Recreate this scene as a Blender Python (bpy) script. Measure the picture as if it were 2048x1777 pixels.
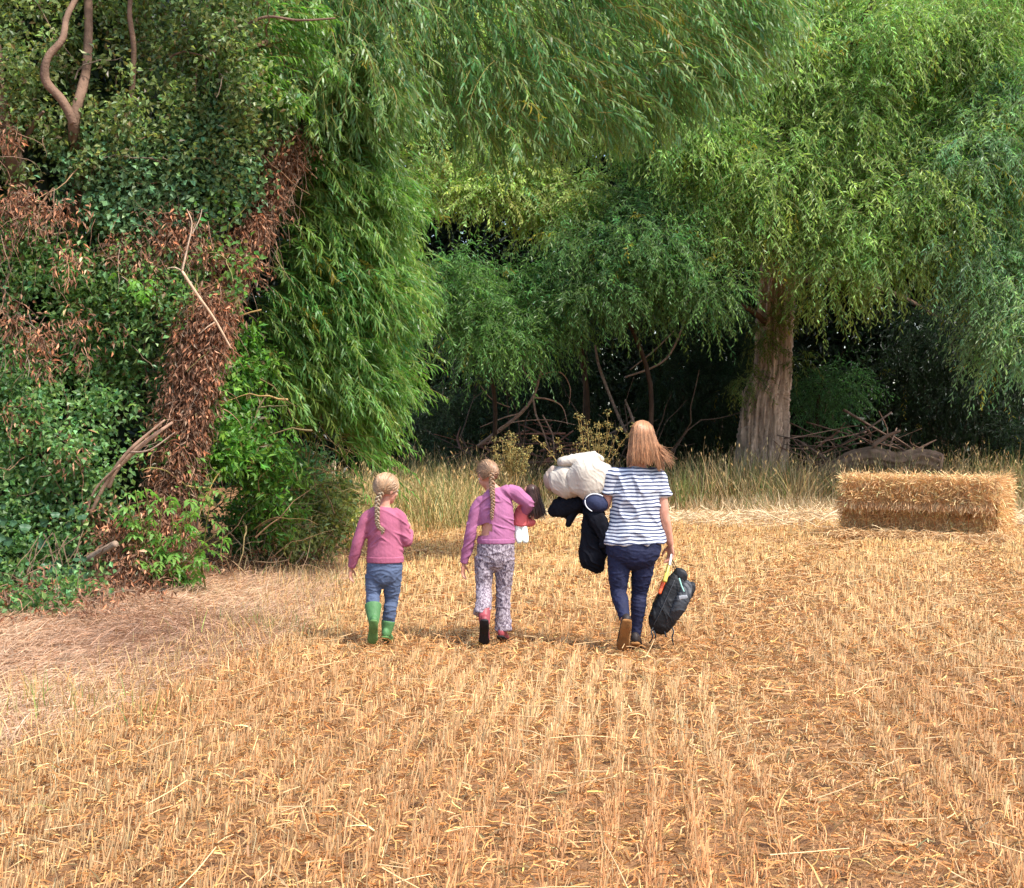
import bpy, bmesh, math
import numpy as np
from mathutils import Vector, Matrix, Quaternion, noise as mnoise

# ------------------------------------------------------------------ camera, sky, sun, exposure
scene = bpy.context.scene
for o in list(bpy.data.objects):
    bpy.data.objects.remove(o)
COL = scene.collection
FPX, CAM_H, HOR = 3000.0, 1.6, 850.0          # focal length in photo pixels, eye height, horizon row
cam_d = bpy.data.cameras.new('camera')
cam_d.sensor_width = 36.0
cam_d.lens = 36.0 * FPX / 2048.0
cam_d.clip_start, cam_d.clip_end = 0.1, 600.0
cam = bpy.data.objects.new('camera', cam_d)
COL.objects.link(cam)
cam.location = (0, 0, CAM_H)
cam.rotation_euler = (math.radians(90) - math.atan((888.5 - HOR) / FPX), 0, 0)
scene.camera = cam

SUN_EL = math.radians(56)
sx, sy = 0.80, -0.60                           # compass direction towards the sun (right and a little behind)
world = bpy.data.worlds.new('World')
scene.world = world
world.use_nodes = True
wn = world.node_tree
sky = wn.nodes.new('ShaderNodeTexSky')
sky.sky_type = 'NISHITA'
sky.sun_disc = False
sky.sun_elevation = SUN_EL
sky.sun_rotation = math.atan2(sx, sy)
sky.dust_density = 2.0
bg = wn.nodes['Background']
wn.links.new(sky.outputs[0], bg.inputs[0])
bg.inputs[1].default_value = 0.15
sun_d = bpy.data.lights.new('sun', 'SUN')
sun_d.energy = 2.6
sun_d.angle = math.radians(3.0)
sun_d.color = (1.0, 0.96, 0.89)
sun = bpy.data.objects.new('sun', sun_d)
COL.objects.link(sun)
to_sun = Vector((sx * math.cos(SUN_EL), sy * math.cos(SUN_EL), math.sin(SUN_EL)))
sun.rotation_euler = to_sun.to_track_quat('Z', 'Y').to_euler()
sun.location = (20, -10, 30)
vs = scene.view_settings
vs.view_transform = 'Standard'
vs.look = 'None'
vs.exposure = 1.3
vs.gamma = 1.0
vs.use_curve_mapping = False
scene.cycles.max_bounces = 7
scene.cycles.diffuse_bounces = 4
scene.cycles.transmission_bounces = 5
scene.cycles.glossy_bounces = 2

# ------------------------------------------------------------------ helpers
rng = np.random.default_rng(11)


def W(px, py, Y):
    """The point at distance Y seen at photo pixel (px, py)."""
    return np.array([(px - 1024) / FPX * Y, Y, CAM_H - (py - HOR) / FPX * Y])


def nrm(v):
    v = np.asarray(v, float)
    return v / np.maximum(np.linalg.norm(v, axis=-1, keepdims=True), 1e-9)


def srgb(r, g, b):
    f = lambda c: c / 12.92 if c <= 0.04045 else ((c + 0.055) / 1.055) ** 2.4
    return np.array([f(r / 255), f(g / 255), f(b / 255)])


def unit(n):
    return nrm(rng.normal(size=(n, 3)))


class Acc:
    """Collects triangles (and a colour for each vertex) and links them as one mesh object."""
    def __init__(self):
        self.V, self.F, self.C, self.n = [], [], [], 0

    def add(self, V, F, C=None):
        V = np.asarray(V, np.float32).reshape(-1, 3)
        F = np.asarray(F, np.int64).reshape(-1, 3)
        self.V.append(V)
        self.F.append(F + self.n)
        if C is None:
            C = np.ones((len(V), 3), np.float32)
        self.C.append(np.broadcast_to(np.asarray(C, np.float32), (len(V), 3)))
        self.n += len(V)

    def build(self, name, mat, parent=None, smooth=False, **props):
        V = np.concatenate(self.V)
        F = np.concatenate(self.F)
        C = np.concatenate(self.C)
        me = bpy.data.meshes.new(name)
        me.vertices.add(len(V))
        me.vertices.foreach_set('co', V.ravel())
        me.loops.add(len(F) * 3)
        me.loops.foreach_set('vertex_index', F.ravel().astype(np.int32))
        me.polygons.add(len(F))
        me.polygons.foreach_set('loop_start', np.arange(0, len(F) * 3, 3, dtype=np.int32))
        me.polygons.foreach_set('use_smooth', np.full(len(F), smooth))
        me.update(calc_edges=True)
        at = me.attributes.new('tint', 'FLOAT_COLOR', 'POINT')
        at.data.foreach_set('color', np.concatenate([C, np.ones((len(C), 1), np.float32)], 1).ravel().astype(np.float32))
        return link(name, me, mat, parent, **props)


def link(name, me, mat=None, parent=None, **props):
    o = bpy.data.objects.new(name, me)
    COL.objects.link(o)
    if mat is not None and me is not None:
        me.materials.append(mat)
    if parent is not None:
        o.parent = parent
        if parent.type == 'EMPTY' and parent.get('_w'):
            pass
    for k, v in props.items():
        o[k] = v
    return o


def thing(name, label, category, group=None):
    """A thing made of parts: an Empty at the world origin of its parts' coordinates (moved to its base by settle)."""
    o = bpy.data.objects.new(name, None)
    o.empty_display_size = 0.1
    COL.objects.link(o)
    o['label'] = label
    o['category'] = category
    if group:
        o['group'] = group
    return o


def settle(o, loc):
    """Put the Empty at the thing's base while its parts (in world coordinates) stay where they are."""
    loc = Vector([float(c) for c in loc])
    o.location = loc
    for ch in o.children:
        ch.matrix_parent_inverse = Matrix.Translation(-loc)


def settle_mesh(o, loc):
    loc = Vector([float(c) for c in loc])
    o.data.transform(Matrix.Translation(-loc))
    for ch in o.children:
        ch.matrix_parent_inverse = Matrix.Translation(-loc)
    o.location = loc


# ------------------------------------------------------------------ materials
def mat_tint(name, rough=0.55, spec=0.3, translucent=0.0, tcol=(1, 1, 1), bump=0.0, bscale=60, var=0.0, vscale=4.0, stretch=(1, 1, 1), bdist=.01):
    """Colour from the mesh's own per-leaf tint, with optional light passing through thin leaves."""
    m = bpy.data.materials.new(name)
    m.use_nodes = True
    nt = m.node_tree
    b = nt.nodes['Principled BSDF']
    a = nt.nodes.new('ShaderNodeAttribute')
    a.attribute_name = 'tint'
    col = a.outputs['Color']
    if var > 0:
        nz = nt.nodes.new('ShaderNodeTexNoise')
        nz.inputs['Scale'].default_value = vscale
        nz.inputs['Detail'].default_value = 5
        tc = nt.nodes.new('ShaderNodeTexCoord')
        mp = nt.nodes.new('ShaderNodeMapping')
        mp.inputs['Scale'].default_value = stretch
        nt.links.new(tc.outputs['Object'], mp.inputs[0])
        nt.links.new(mp.outputs[0], nz.inputs['Vector'])
        mr = nt.nodes.new('ShaderNodeMapRange')
        mr.inputs[1].default_value, mr.inputs[2].default_value = 0.3, 0.7
        mr.inputs[3].default_value, mr.inputs[4].default_value = 1 - var, 1 + var
        nt.links.new(nz.outputs[0], mr.inputs[0])
        mx = nt.nodes.new('ShaderNodeVectorMath')
        mx.operation = 'SCALE'
        nt.links.new(col, mx.inputs[0])
        nt.links.new(mr.outputs[0], mx.inputs['Scale'])
        col = mx.outputs[0]
    nt.links.new(col, b.inputs['Base Color'])
    b.inputs['Roughness'].default_value = rough
    b.inputs['Specular IOR Level'].default_value = spec
    if bump > 0:
        nz = nt.nodes.new('ShaderNodeTexNoise')
        nz.inputs['Scale'].default_value = bscale
        bp = nt.nodes.new('ShaderNodeBump')
        bp.inputs['Strength'].default_value = bump
        bp.inputs['Distance'].default_value = bdist
        tc = nt.nodes.new('ShaderNodeTexCoord')
        mp = nt.nodes.new('ShaderNodeMapping')
        mp.inputs['Scale'].default_value = stretch
        nt.links.new(tc.outputs['Object'], mp.inputs[0])
        nt.links.new(mp.outputs[0], nz.inputs['Vector'])
        nt.links.new(nz.outputs[0], bp.inputs['Height'])
        nt.links.new(bp.outputs[0], b.inputs['Normal'])
    if translucent > 0:
        t = nt.nodes.new('ShaderNodeBsdfTranslucent')
        mu = nt.nodes.new('ShaderNodeVectorMath')
        mu.operation = 'MULTIPLY'
        mu.inputs[1].default_value = tcol
        nt.links.new(col, mu.inputs[0])
        nt.links.new(mu.outputs[0], t.inputs['Color'])
        ms = nt.nodes.new('ShaderNodeMixShader')
        ms.inputs[0].default_value = translucent
        nt.links.new(b.outputs[0], ms.inputs[1])
        nt.links.new(t.outputs[0], ms.inputs[2])
        nt.links.new(ms.outputs[0], nt.nodes['Material Output'].inputs[0])
    return m


def mat_noise(name, c1, c2, scale=8.0, rough=0.8, spec=0.25, bump=0.3, bscale=None, detail=6, stretch=(1, 1, 1), dist=0.01, lo=0.35, hi=0.65):
    m = bpy.data.materials.new(name)
    m.use_nodes = True
    nt = m.node_tree
    b = nt.nodes['Principled BSDF']
    tc = nt.nodes.new('ShaderNodeTexCoord')
    mp = nt.nodes.new('ShaderNodeMapping')
    mp.inputs['Scale'].default_value = stretch
    nt.links.new(tc.outputs['Object'], mp.inputs[0])
    nz = nt.nodes.new('ShaderNodeTexNoise')
    nz.inputs['Scale'].default_value = scale
    nz.inputs['Detail'].default_value = detail
    nt.links.new(mp.outputs[0], nz.inputs['Vector'])
    cr = nt.nodes.new('ShaderNodeValToRGB')
    cr.color_ramp.elements[0].position, cr.color_ramp.elements[1].position = lo, hi
    cr.color_ramp.elements[0].color = (*c1, 1)
    cr.color_ramp.elements[1].color = (*c2, 1)
    nt.links.new(nz.outputs[0], cr.inputs[0])
    nt.links.new(cr.outputs[0], b.inputs['Base Color'])
    b.inputs['Roughness'].default_value = rough
    b.inputs['Specular IOR Level'].default_value = spec
    if bump > 0:
        n2 = nt.nodes.new('ShaderNodeTexNoise')
        n2.inputs['Scale'].default_value = bscale or scale * 3
        n2.inputs['Detail'].default_value = 4
        nt.links.new(mp.outputs[0], n2.inputs['Vector'])
        bp = nt.nodes.new('ShaderNodeBump')
        bp.inputs['Strength'].default_value = bump
        bp.inputs['Distance'].default_value = dist
        nt.links.new(n2.outputs[0], bp.inputs['Height'])
        nt.links.new(bp.outputs[0], b.inputs['Normal'])
    return m


LEAF = mat_tint('leaf', rough=0.4, spec=0.45, translucent=0.5, tcol=(1.15, 1.38, 0.75))
GLOSSY_LEAF = mat_tint('glossy_leaf', rough=0.45, spec=0.35, translucent=0.2, tcol=(1.2, 1.2, 0.6))
DRY_LEAF = mat_tint('dry_leaf', rough=0.8, spec=0.15, translucent=0.2, tcol=(1.1, 0.9, 0.7))
STRAW = mat_tint('straw', rough=0.5, spec=0.35, translucent=0.18, tcol=(1.05, 0.96, 0.82))
TWIG = mat_tint('twig', rough=0.85, spec=0.2, bump=0.4, bscale=90, var=0.35, vscale=14)
FURROWED = mat_tint('furrowed_bark', rough=0.95, spec=0.1, bump=1.0, bscale=16, var=0.45, vscale=9, stretch=(1, 1, .16), bdist=.06)
BARK = mat_tint('bark', rough=0.9, spec=0.15, bump=0.9, bscale=45, var=0.35, vscale=6)

# ------------------------------------------------------------------ vegetation kit (all vectorised)
def leaves(acc, P, D, N, L, Wd, C, detailed=True, curl=0.25, fold=0.25):
    """Lance-shaped leaves, folded along the rib and curled at the tip; one colour each."""
    n = len(P)
    if n == 0:
        return
    L = np.broadcast_to(L, (n,))[:, None]
    Wd = np.broadcast_to(Wd, (n,))[:, None]
    D = nrm(D)
    S = nrm(np.cross(D, N))
    N = np.cross(S, D)
    C = np.broadcast_to(C, (n, 3))
    if detailed:
        v = np.stack([P,
                      P + D * L * .32 + S * Wd * .5 + N * Wd * fold,
                      P + D * L * .32 - S * Wd * .5 + N * Wd * fold,
                      P + D * L * .70 + S * Wd * .36 - N * L * curl * .35 + N * Wd * fold * .7,
                      P + D * L * .70 - S * Wd * .36 - N * L * curl * .35 + N * Wd * fold * .7,
                      P + D * L - N * L * curl], 1)
        f = np.array([[0, 1, 2], [1, 3, 2], [2, 3, 4], [3, 5, 4]])
    else:
        v = np.stack([P,
                      P + D * L * .45 + S * Wd * .5 + N * Wd * fold,
                      P + D * L - N * L * curl * .6,
                      P + D * L * .45 - S * Wd * .5 + N * Wd * fold], 1)
        f = np.array([[0, 1, 2], [0, 2, 3]])
    k = v.shape[1]
    F = (f[None] + (np.arange(n) * k)[:, None, None]).reshape(-1, 3)
    acc.add(v.reshape(-1, 3), F, np.repeat(C, k, 0))


def grow(starts, dirs, lens, K=6, grav=0.25, wander=0.15, pull=(0, 0, -1)):
    """Shoots that start along dirs and bend towards pull: points (n, K+1, 3)."""
    n = len(starts)
    p = np.array(starts, float)
    d = nrm(dirs)
    step = (np.broadcast_to(lens, (n,)) / K)[:, None]
    g = np.broadcast_to(np.asarray(grav, float).reshape(-1, 1), (n, 1))
    out = [p.copy()]
    for _ in range(K):
        d = nrm(d + np.asarray(pull) * g + rng.normal(size=(n, 3)) * wander)
        p = p + d * step
        out.append(p.copy())
    return np.stack(out, 1)


def tubes(acc, pts, r0, r1, C, sides=3):
    n, K1, _ = pts.shape
    T = nrm(np.gradient(pts, axis=1))
    ref = np.where(np.abs(T[..., 2:3]) > .9, np.array([1., 0, 0]), np.array([0, 0, 1.]))
    A = nrm(np.cross(T, ref))
    B = np.cross(T, A)
    t = np.linspace(0, 1, K1)[None, :, None]
    r0 = np.broadcast_to(r0, (n,))[:, None, None]
    r1 = np.broadcast_to(r1, (n,))[:, None, None]
    r = r0 + (r1 - r0) * t
    ring = [pts + (A * math.cos(2 * math.pi * s / sides) + B * math.sin(2 * math.pi * s / sides)) * r for s in range(sides)]
    v = np.stack(ring, 2)                       # n, K1, sides, 3
    f = []
    for k in range(K1 - 1):
        for s in range(sides):
            a, b = k * sides + s, k * sides + (s + 1) % sides
            f += [[a, b, b + sides], [a, b + sides, a + sides]]
    f = np.array(f)
    m = K1 * sides
    F = (f[None] + (np.arange(n) * m)[:, None, None]).reshape(-1, 3)
    C = np.broadcast_to(C, (n, 3))
    acc.add(v.reshape(-1, 3), F, np.repeat(C, m, 0))


def ribbons(acc, pts, w, C, side=None, taper=True):
    """Grass blades and dry straw leaves along the shoots pts."""
    n, K1, _ = pts.shape
    T = nrm(np.gradient(pts, axis=1))
    if side is None:
        side = unit(n)
    S = nrm(np.cross(T, side[:, None, :]))
    t = np.linspace(0, 1, K1)[None, :, None]
    ww = np.broadcast_to(w, (n,))[:, None, None] * (np.clip(1.15 - t ** 1.6, .08, 1) if taper else 1.0) * .5
    v = np.stack([pts - S * ww, pts + S * ww], 2)
    f = []
    for k in range(K1 - 1):
        a = k * 2
        f += [[a, a + 1, a + 3], [a, a + 3, a + 2]]
    f = np.array(f)
    m = K1 * 2
    F = (f[None] + (np.arange(n) * m)[:, None, None]).reshape(-1, 3)
    C = np.broadcast_to(C, (n, 3))
    acc.add(v.reshape(-1, 3), F, np.repeat(C, m, 0))


def vary(col, n, v=0.22, hue=0.10, yellow=0.0, ycol=(0.30, 0.24, 0.03)):
    """n tints round a leaf colour: lighter, darker, bluer, yellower, and a few turning yellow."""
    col = np.asarray(col, float)
    c = np.repeat(col[None], n, 0) if col.ndim == 1 else col.copy()
    c = c * np.exp(rng.normal(size=(n, 1)) * v)
    h = rng.normal(size=(n, 1)) * hue
    c = c * np.concatenate([1 + h * 1.2, np.ones((n, 1)), 1 - h * .8], 1)
    if yellow > 0:
        k = rng.random(n) < yellow
        c[k] = np.array(ycol) * np.exp(rng.normal(size=(k.sum(), 1)) * .25)
    return np.clip(c, .004, .9)


def dress(acc, pts, per, L, Wd, C, spread=0.75, droop=0.35, jitter=0.3, t0=0.08, detailed=True, curl=0.25, up=0.6, tuft=False):
    """Leaves along shoots: each stands off its shoot to alternating sides, tip hanging by droop."""
    n, K1, _ = pts.shape
    t = t0 + (1 - t0) * (np.arange(per)[None] + rng.random((n, per)) * .8) / per
    x = np.clip(t, 0, .9999) * (K1 - 1)
    i = x.astype(int)
    fr = (x - i)[..., None]
    r = np.arange(n)[:, None]
    P = pts[r, i] * (1 - fr) + pts[r, i + 1] * fr
    T = nrm(pts[r, i + 1] - pts[r, i])
    q = nrm(np.cross(T, np.array([0.13, .1, 1.0])))
    q2 = np.cross(T, q)
    ang = rng.normal(size=(n, per, 1)) * .9 + (np.arange(per) % 2)[None, :, None] * math.pi
    lat = q * np.cos(ang) + q2 * np.sin(ang)
    D = nrm(T * (1 - spread * .6) + lat * spread + np.array([0, 0, -droop]) + rng.normal(size=(n, per, 3)) * jitter * .4)
    N = nrm(np.array([0, 0, up]) + rng.normal(size=(n, per, 3)) * .6 + np.array([.1, -.25, 0]))
    Ll = np.broadcast_to(np.asarray(L), (n,))[:, None] * (0.65 + .6 * rng.random((n, per))) * (1 - .35 * t ** 3)
    Ww = np.broadcast_to(np.asarray(Wd), (n,))[:, None] * (0.75 + .5 * rng.random((n, per)))
    Cc = np.repeat(np.broadcast_to(C, (n, 3)), per, 0)
    Cc = np.clip(Cc * np.exp(rng.normal(size=(n * per, 1)) * .16), .004, .9)
    leaves(acc, P.reshape(-1, 3), D.reshape(-1, 3), N.reshape(-1, 3), Ll.ravel(), Ww.ravel(), Cc, detailed, curl)


def blob_points(c, r, n, shell=0.5):
    """Points in an ellipsoid, crowded towards its skin."""
    u = unit(n)
    rad = (shell + (1 - shell) * rng.random((n, 1))) ** .7
    return np.asarray(c) + u * rad * np.asarray(r), u


def scatter(acc, c, r, n, L, Wd, C, up=0.5, out=0.5, droop=0.3, shell=0.4, detailed=True, curl=0.2):
    P, u = blob_points(c, r, n, shell)
    N = nrm(u * out + np.array([0, -.1, up]) + rng.normal(size=(n, 3)) * .45)
    D = nrm(unit(n) + u * .5 + np.array([0, 0, -droop]))
    leaves(acc, P, D, N, L * (.6 + .7 * rng.random(n)), Wd * (.7 + .6 * rng.random(n)), C, detailed, curl)


def limb(acc, ctrl, radii, C, sides=9, seg=6, rough=0.06, seed=0):
    """A bent, knobbly branch or trunk through control points."""
    ctrl = np.asarray(ctrl, float)
    radii = np.asarray(radii, float)
    m = len(ctrl)
    P, R = [], []
    for i in range(m - 1):
        p0, p1, p2, p3 = ctrl[max(i - 1, 0)], ctrl[i], ctrl[i + 1], ctrl[min(i + 2, m - 1)]
        for k in range(seg):
            t = k / seg
            P.append(.5 * (2 * p1 + (p2 - p0) * t + (2 * p0 - 5 * p1 + 4 * p2 - p3) * t * t + (3 * p1 - p0 - 3 * p2 + p3) * t ** 3))
            R.append(radii[i] + (radii[i + 1] - radii[i]) * t)
    P.append(ctrl[-1])
    R.append(radii[-1])
    P, R = np.array(P), np.array(R)
    T = nrm(np.gradient(P, axis=0))
    A = nrm(np.cross(T, np.array([.31, .12, .94]) if abs(T[0, 2]) < .8 else np.array([.2, 1., .1])))
    B = np.cross(T, A)
    g = np.random.default_rng(seed + 77)
    ph = g.random(6) * 7
    V = []
    K = len(P)
    for s in range(sides):
        a = 2 * math.pi * s / sides
        k = np.arange(K)
        wob = 1 + rough * (np.sin(a * 3 + ph[0] + k * .35) + np.sin(a * 5 + ph[1] - k * .21) * .7 + g.normal(size=K) * .7)
        V.append(P + (A * math.cos(a) + B * math.sin(a)) * (R * wob)[:, None])
    V = np.stack(V, 1).reshape(-1, 3)
    V = np.concatenate([V, P[:1], P[-1:]])
    F = []
    for k in range(K - 1):
        for s in range(sides):
            a, b = k * sides + s, k * sides + (s + 1) % sides
            F += [[a, b, b + sides], [a, b + sides, a + sides]]
    for s in range(sides):
        F += [[K * sides, (s + 1) % sides, s], [K * sides + 1, (K - 1) * sides + s, (K - 1) * sides + (s + 1) % sides]]
    acc.add(V, F, np.asarray(C))
    return P, R

# ------------------------------------------------------------------ the ground
EDGE_Y = [0, 7.0, 8.7, 11.4, 15.5, 21, 26, 31, 60]
EDGE_X = [-2.6, -2.45, -2.25, -1.75, -1.85, -2.25, -2.2, -1.9, -2]


def edge_x(y):
    """Where the stubble field ends on the hedge side."""
    return np.interp(y, EDGE_Y, EDGE_X)


def height(x, y):
    h = .025 * np.sin(x * .9 + y * .35) + .02 * np.sin(x * .33 - y * .8 + 1) + .012 * np.sin(x * 2.7 + y * 1.9)
    h = h + .10 * np.exp(-((x - edge_x(y) + 1.9) / 1.3) ** 2) * (y < 24)          # bank under the hedge
    h = h + .22 * np.exp(-((y - 30.2) / 1.6) ** 2)                                # bank under the tall grass
    return h * np.clip((70 - y) / 30, 0, 1)


gx = np.concatenate([np.linspace(-280, -22, 12), np.linspace(-20, 24, 177), np.linspace(26, 280, 12)])
gy = np.concatenate([np.linspace(-60, 2, 10), np.linspace(3, 50, 189), np.linspace(55, 420, 14)])
GX, GY = np.meshgrid(gx, gy)
GV = np.stack([GX, GY, height(GX, GY)], -1).reshape(-1, 3)
nx, ny = len(gx), len(gy)
ii, jj = np.meshgrid(np.arange(nx - 1), np.arange(ny - 1))
a = (jj * nx + ii).ravel()
GF = np.concatenate([np.stack([a, a + 1, a + nx + 1], 1), np.stack([a, a + nx + 1, a + nx], 1)])
acc = Acc()
acc.add(GV, GF)
SOIL = mat_noise('soil_and_chaff', tuple(srgb(82, 58, 42)), tuple(srgb(154, 114, 78)), scale=9, rough=.95, spec=.1, bump=.8, bscale=60, dist=.03, lo=.3, hi=.62)
acc.build('ground', SOIL, None, True, kind='structure')

STRAW_C = srgb(209, 172, 122)
ROW = np.array([0.092, 1.0])                   # the drill rows run slightly to the right of the view


def field_patch(y0, y1, density, seed_rows=0.165):
    """Stubble plants standing in drill rows between the distances y0 and y1."""
    u0 = np.floor((-0.36 * y1 - 2.5 - ROW[0] * y1) / seed_rows) * seed_rows
    u1 = 0.36 * y1 + 3 - ROW[0] * y0
    rows = np.arange(u0, u1, seed_rows)
    per = int((y1 - y0) * density * seed_rows)
    u = np.repeat(rows, per)
    y = y0 + rng.random(len(u)) * (y1 - y0)
    wob = .02 * np.sin(y * 1.3 + u * 3) + .012 * np.sin(y * 4.1 + u)
    x = u + ROW[0] * y + wob + rng.normal(size=len(u)) * (.024 + .0012 * np.clip(y - 8, 0, 30))
    keep = (x > edge_x(y) + rng.normal(size=len(x)) * .12) & (x < .355 * y + 2.4) & (x > -.36 * y - 2.2)
    dn = np.sin(x * 5.1 + 2 * np.sin(y * 1.7)) * np.sin(y * 3.3 + 1.5 * np.sin(x * 2.3))      # thin and thick spots
    keep &= rng.random(len(x)) < .72 + .45 * dn
    # flattened wheel track curving away to the right
    return x[keep], y[keep]


def trod(x, y):
    """1 where tractor wheels have pressed the stubble down."""
    c = 1.6 + .11 * (y - 9) + .012 * (y - 9) ** 2
    return np.exp(-((x - c) / .28) ** 2) + np.exp(-((x - c - 2.1) / .28) ** 2)


def walked(x, y):
    """1 where the three walkers' line has trodden the stubble."""
    return np.clip(sum(np.exp(-((x - cx) / .38) ** 2 - ((y - 10.75) / .75) ** 2) for cx in (-.95, -.13, .9, 1.15)), 0, 1)


acc = Acc()
for y0, y1, dens in ((3.6, 7.5, 1350), (7.5, 12, 950), (12, 18, 540), (18, 27.5, 380)):
    x, y = field_patch(y0, y1, dens)
    n = len(x)
    z = height(x, y) - .01
    tr = np.clip(trod(x, y), 0, 1)
    h = (.045 + .058 * rng.random(n)) * (1 - .45 * tr) * (1 - .6 * walked(x, y)) * np.where(rng.random(n) < .04, 1.6, 1)
    lean = rng.normal(size=(n, 2)) * (.20 + .5 * tr[:, None]) + np.array([.05, .12])
    d = np.stack([lean[:, 0], lean[:, 1], np.ones(n)], 1)
    pts = grow(np.stack([x, y, z], 1), d, h, K=1, grav=0, wander=.02)
    big = np.sin(x * .8 + 1.3 * np.sin(y * .5)) * np.sin(y * .45 + x * .3)
    far = np.clip((y - 10) / 9, 0, 1)[:, None]
    base = STRAW_C[None] * (1 + .13 * big[:, None]) * (1 + far * np.array([.10, .06, -.10]))
    red = np.clip(.5 + .5 * np.sin(x * 1.1 + 4) * np.sin(y * .9 + x * .4), 0, 1)[:, None] * np.clip((15 - y) / 7, 0, 1)[:, None]
    base = base * (1 - red * .85 * np.array([.14, .34, .42]))
    C = vary(base, n, .26, .08)
    rr = (.0017 + .001 * rng.random(n)) * (1 + np.clip(y - 10, 0, 20) * .05)
    if y0 < 12:
        tubes(acc, pts, rr, rr * .85, C)
    else:
        ribbons(acc, pts, rr * 2.2, C, side=np.stack([rng.normal(size=n) * .5, np.ones(n), np.zeros(n)], 1), taper=False)
STUBBLE = acc.build('stubble', STRAW, None, kind='stuff', label='cut golden straw stubble standing in drill rows across the field', category='stubble')

acc = Acc()
for y0, y1, dens, dl in ((3.6, 7.5, 1100, 14), (7.5, 12, 820, 15), (12, 18, 480, 32), (18, 27.5, 300, 30)):
    area = (y1 - y0) * (.72 * y1 + 4.6)
    n = int(area * dens)
    y = y0 + rng.random(n) * (y1 - y0)
    x = (rng.random(n) * 2 - 1) * (.36 * y + 2.3)
    k = x > edge_x(y) - .1 + rng.normal(size=n) * .15
    x, y = x[k], y[k]
    n = len(x)
    # curled dry leaf blades and chaff between the stems
    st = np.stack([x, y, height(x, y) + rng.random(n) * .035], 1)
    an = rng.random(n) * 2 * math.pi
    d = np.stack([np.cos(an), np.sin(an), rng.random(n) * 1.1], 1)
    pts = grow(st, d, .05 + .10 * rng.random(n), K=3, grav=.45, wander=.3)
    pts[..., 2] = np.maximum(pts[..., 2], height(pts[..., 0], pts[..., 1]) + .003)
    C = vary(STRAW_C * np.array([.77, .62, .47]), n, .40, .12)
    ribbons(acc, pts, (.003 + .0042 * rng.random(n)) * (1 + np.clip(y - 7, 0, 20) * .07), C)
    # loose straws lying on top, some in drifts
    n = int(area * dl)
    y = y0 + rng.random(n) * (y1 - y0)
    x = (rng.random(n) * 2 - 1) * (.36 * y + 2.3)
    k = (x > edge_x(y)) & (rng.random(n) < .35 + .65 * np.clip(np.sin(x * 2.1 + y * .6) * np.sin(y * 1.4 - x * .7) + .25, 0, 1))
    x, y = x[k], y[k]
    n = len(x)
    an = rng.normal(size=n) * .9 + .2
    d = np.stack([np.cos(an), np.sin(an), rng.normal(size=n) * .18], 1)
    st = np.stack([x, y, height(x, y) + .03 + rng.random(n) * .06], 1)
    pts = grow(st, d, .08 + .26 * rng.random(n) ** 2.6, K=2, grav=.03, wander=.08)
    pts[..., 2] = np.maximum(pts[..., 2], height(pts[..., 0], pts[..., 1]) + .008)
    tubes(acc, pts, (.0022 + .0008 * rng.random(n)) * (1 + np.clip(y - 9, 0, 20) * .04), .002, vary(STRAW_C * np.array([1.06, 1.08, 1.12]), n, .14, .05))
acc.build('loose_straw', STRAW, None, kind='stuff', label='loose pale straw and chaff lying between the stubble stems', category='straw')

# pale swath of straw left along the far side of the field
acc = Acc()
n = 15000
y = rng.normal(size=n) * .55 + 24.6
x = -1.5 + rng.random(n) * 12.5
k = x > -.5 + rng.random(n)
x, y = x[k], y[k]
n = len(x)
an = rng.random(n) * 6.3
hh = .05 + .07 * np.exp(-((y - 24.6) / .5) ** 2)
pts = grow(np.stack([x, y, height(x, y) + rng.random(n) * hh * 1.3], 1), np.stack([np.cos(an), np.sin(an) * .6, rng.normal(size=n) * .3], 1), .15 + .25 * rng.random(n), K=2, grav=.1, wander=.15)
ribbons(acc, pts, .009, vary(srgb(222, 196, 156), n, .16, .05), taper=False)
acc.build('straw_swath', STRAW, None, kind='stuff', label='pale swath of straw along the far edge of the field', category='straw')

# flattened dry grass between the hedge and the stubble
acc = Acc()
n = 125000
y = 5.5 + rng.random(n) ** .85 * 12.5
x = edge_x(y) + .12 - rng.random(n) ** 1.1 * 4.6
k = x > -.36 * y - 2.4
x, y = x[k], y[k]
n = len(x)
sw = np.sin(x * 1.7 + y * .8) * 1.1 + np.sin(y * 2.3 + x) * .6
an = sw + rng.normal(size=n) * .75
d = np.stack([np.cos(an), np.sin(an), .25 + .35 * rng.random(n)], 1)
pts = grow(np.stack([x, y, height(x, y) + rng.random(n) * .04], 1), d, .07 + .16 * rng.random(n), K=4, grav=.22, wander=.22)
pts[..., 2] = np.maximum(pts[..., 2], height(pts[..., 0], pts[..., 1]) + .004)
patch = np.clip(.5 + .6 * np.sin(x * 2.2 + 1) * np.sin(y * 1.3), 0, 1)[:, None]
C = vary(srgb(202, 166, 132) * (1 - patch) + srgb(166, 130, 104) * patch, n, .22, .06)
ribbons(acc, pts, .003 + .0025 * rng.random(n), C)
acc.build('dry_grass', STRAW, None, kind='stuff', label='flattened pinkish dry grass between the hedge and the stubble', category='grass')

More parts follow.
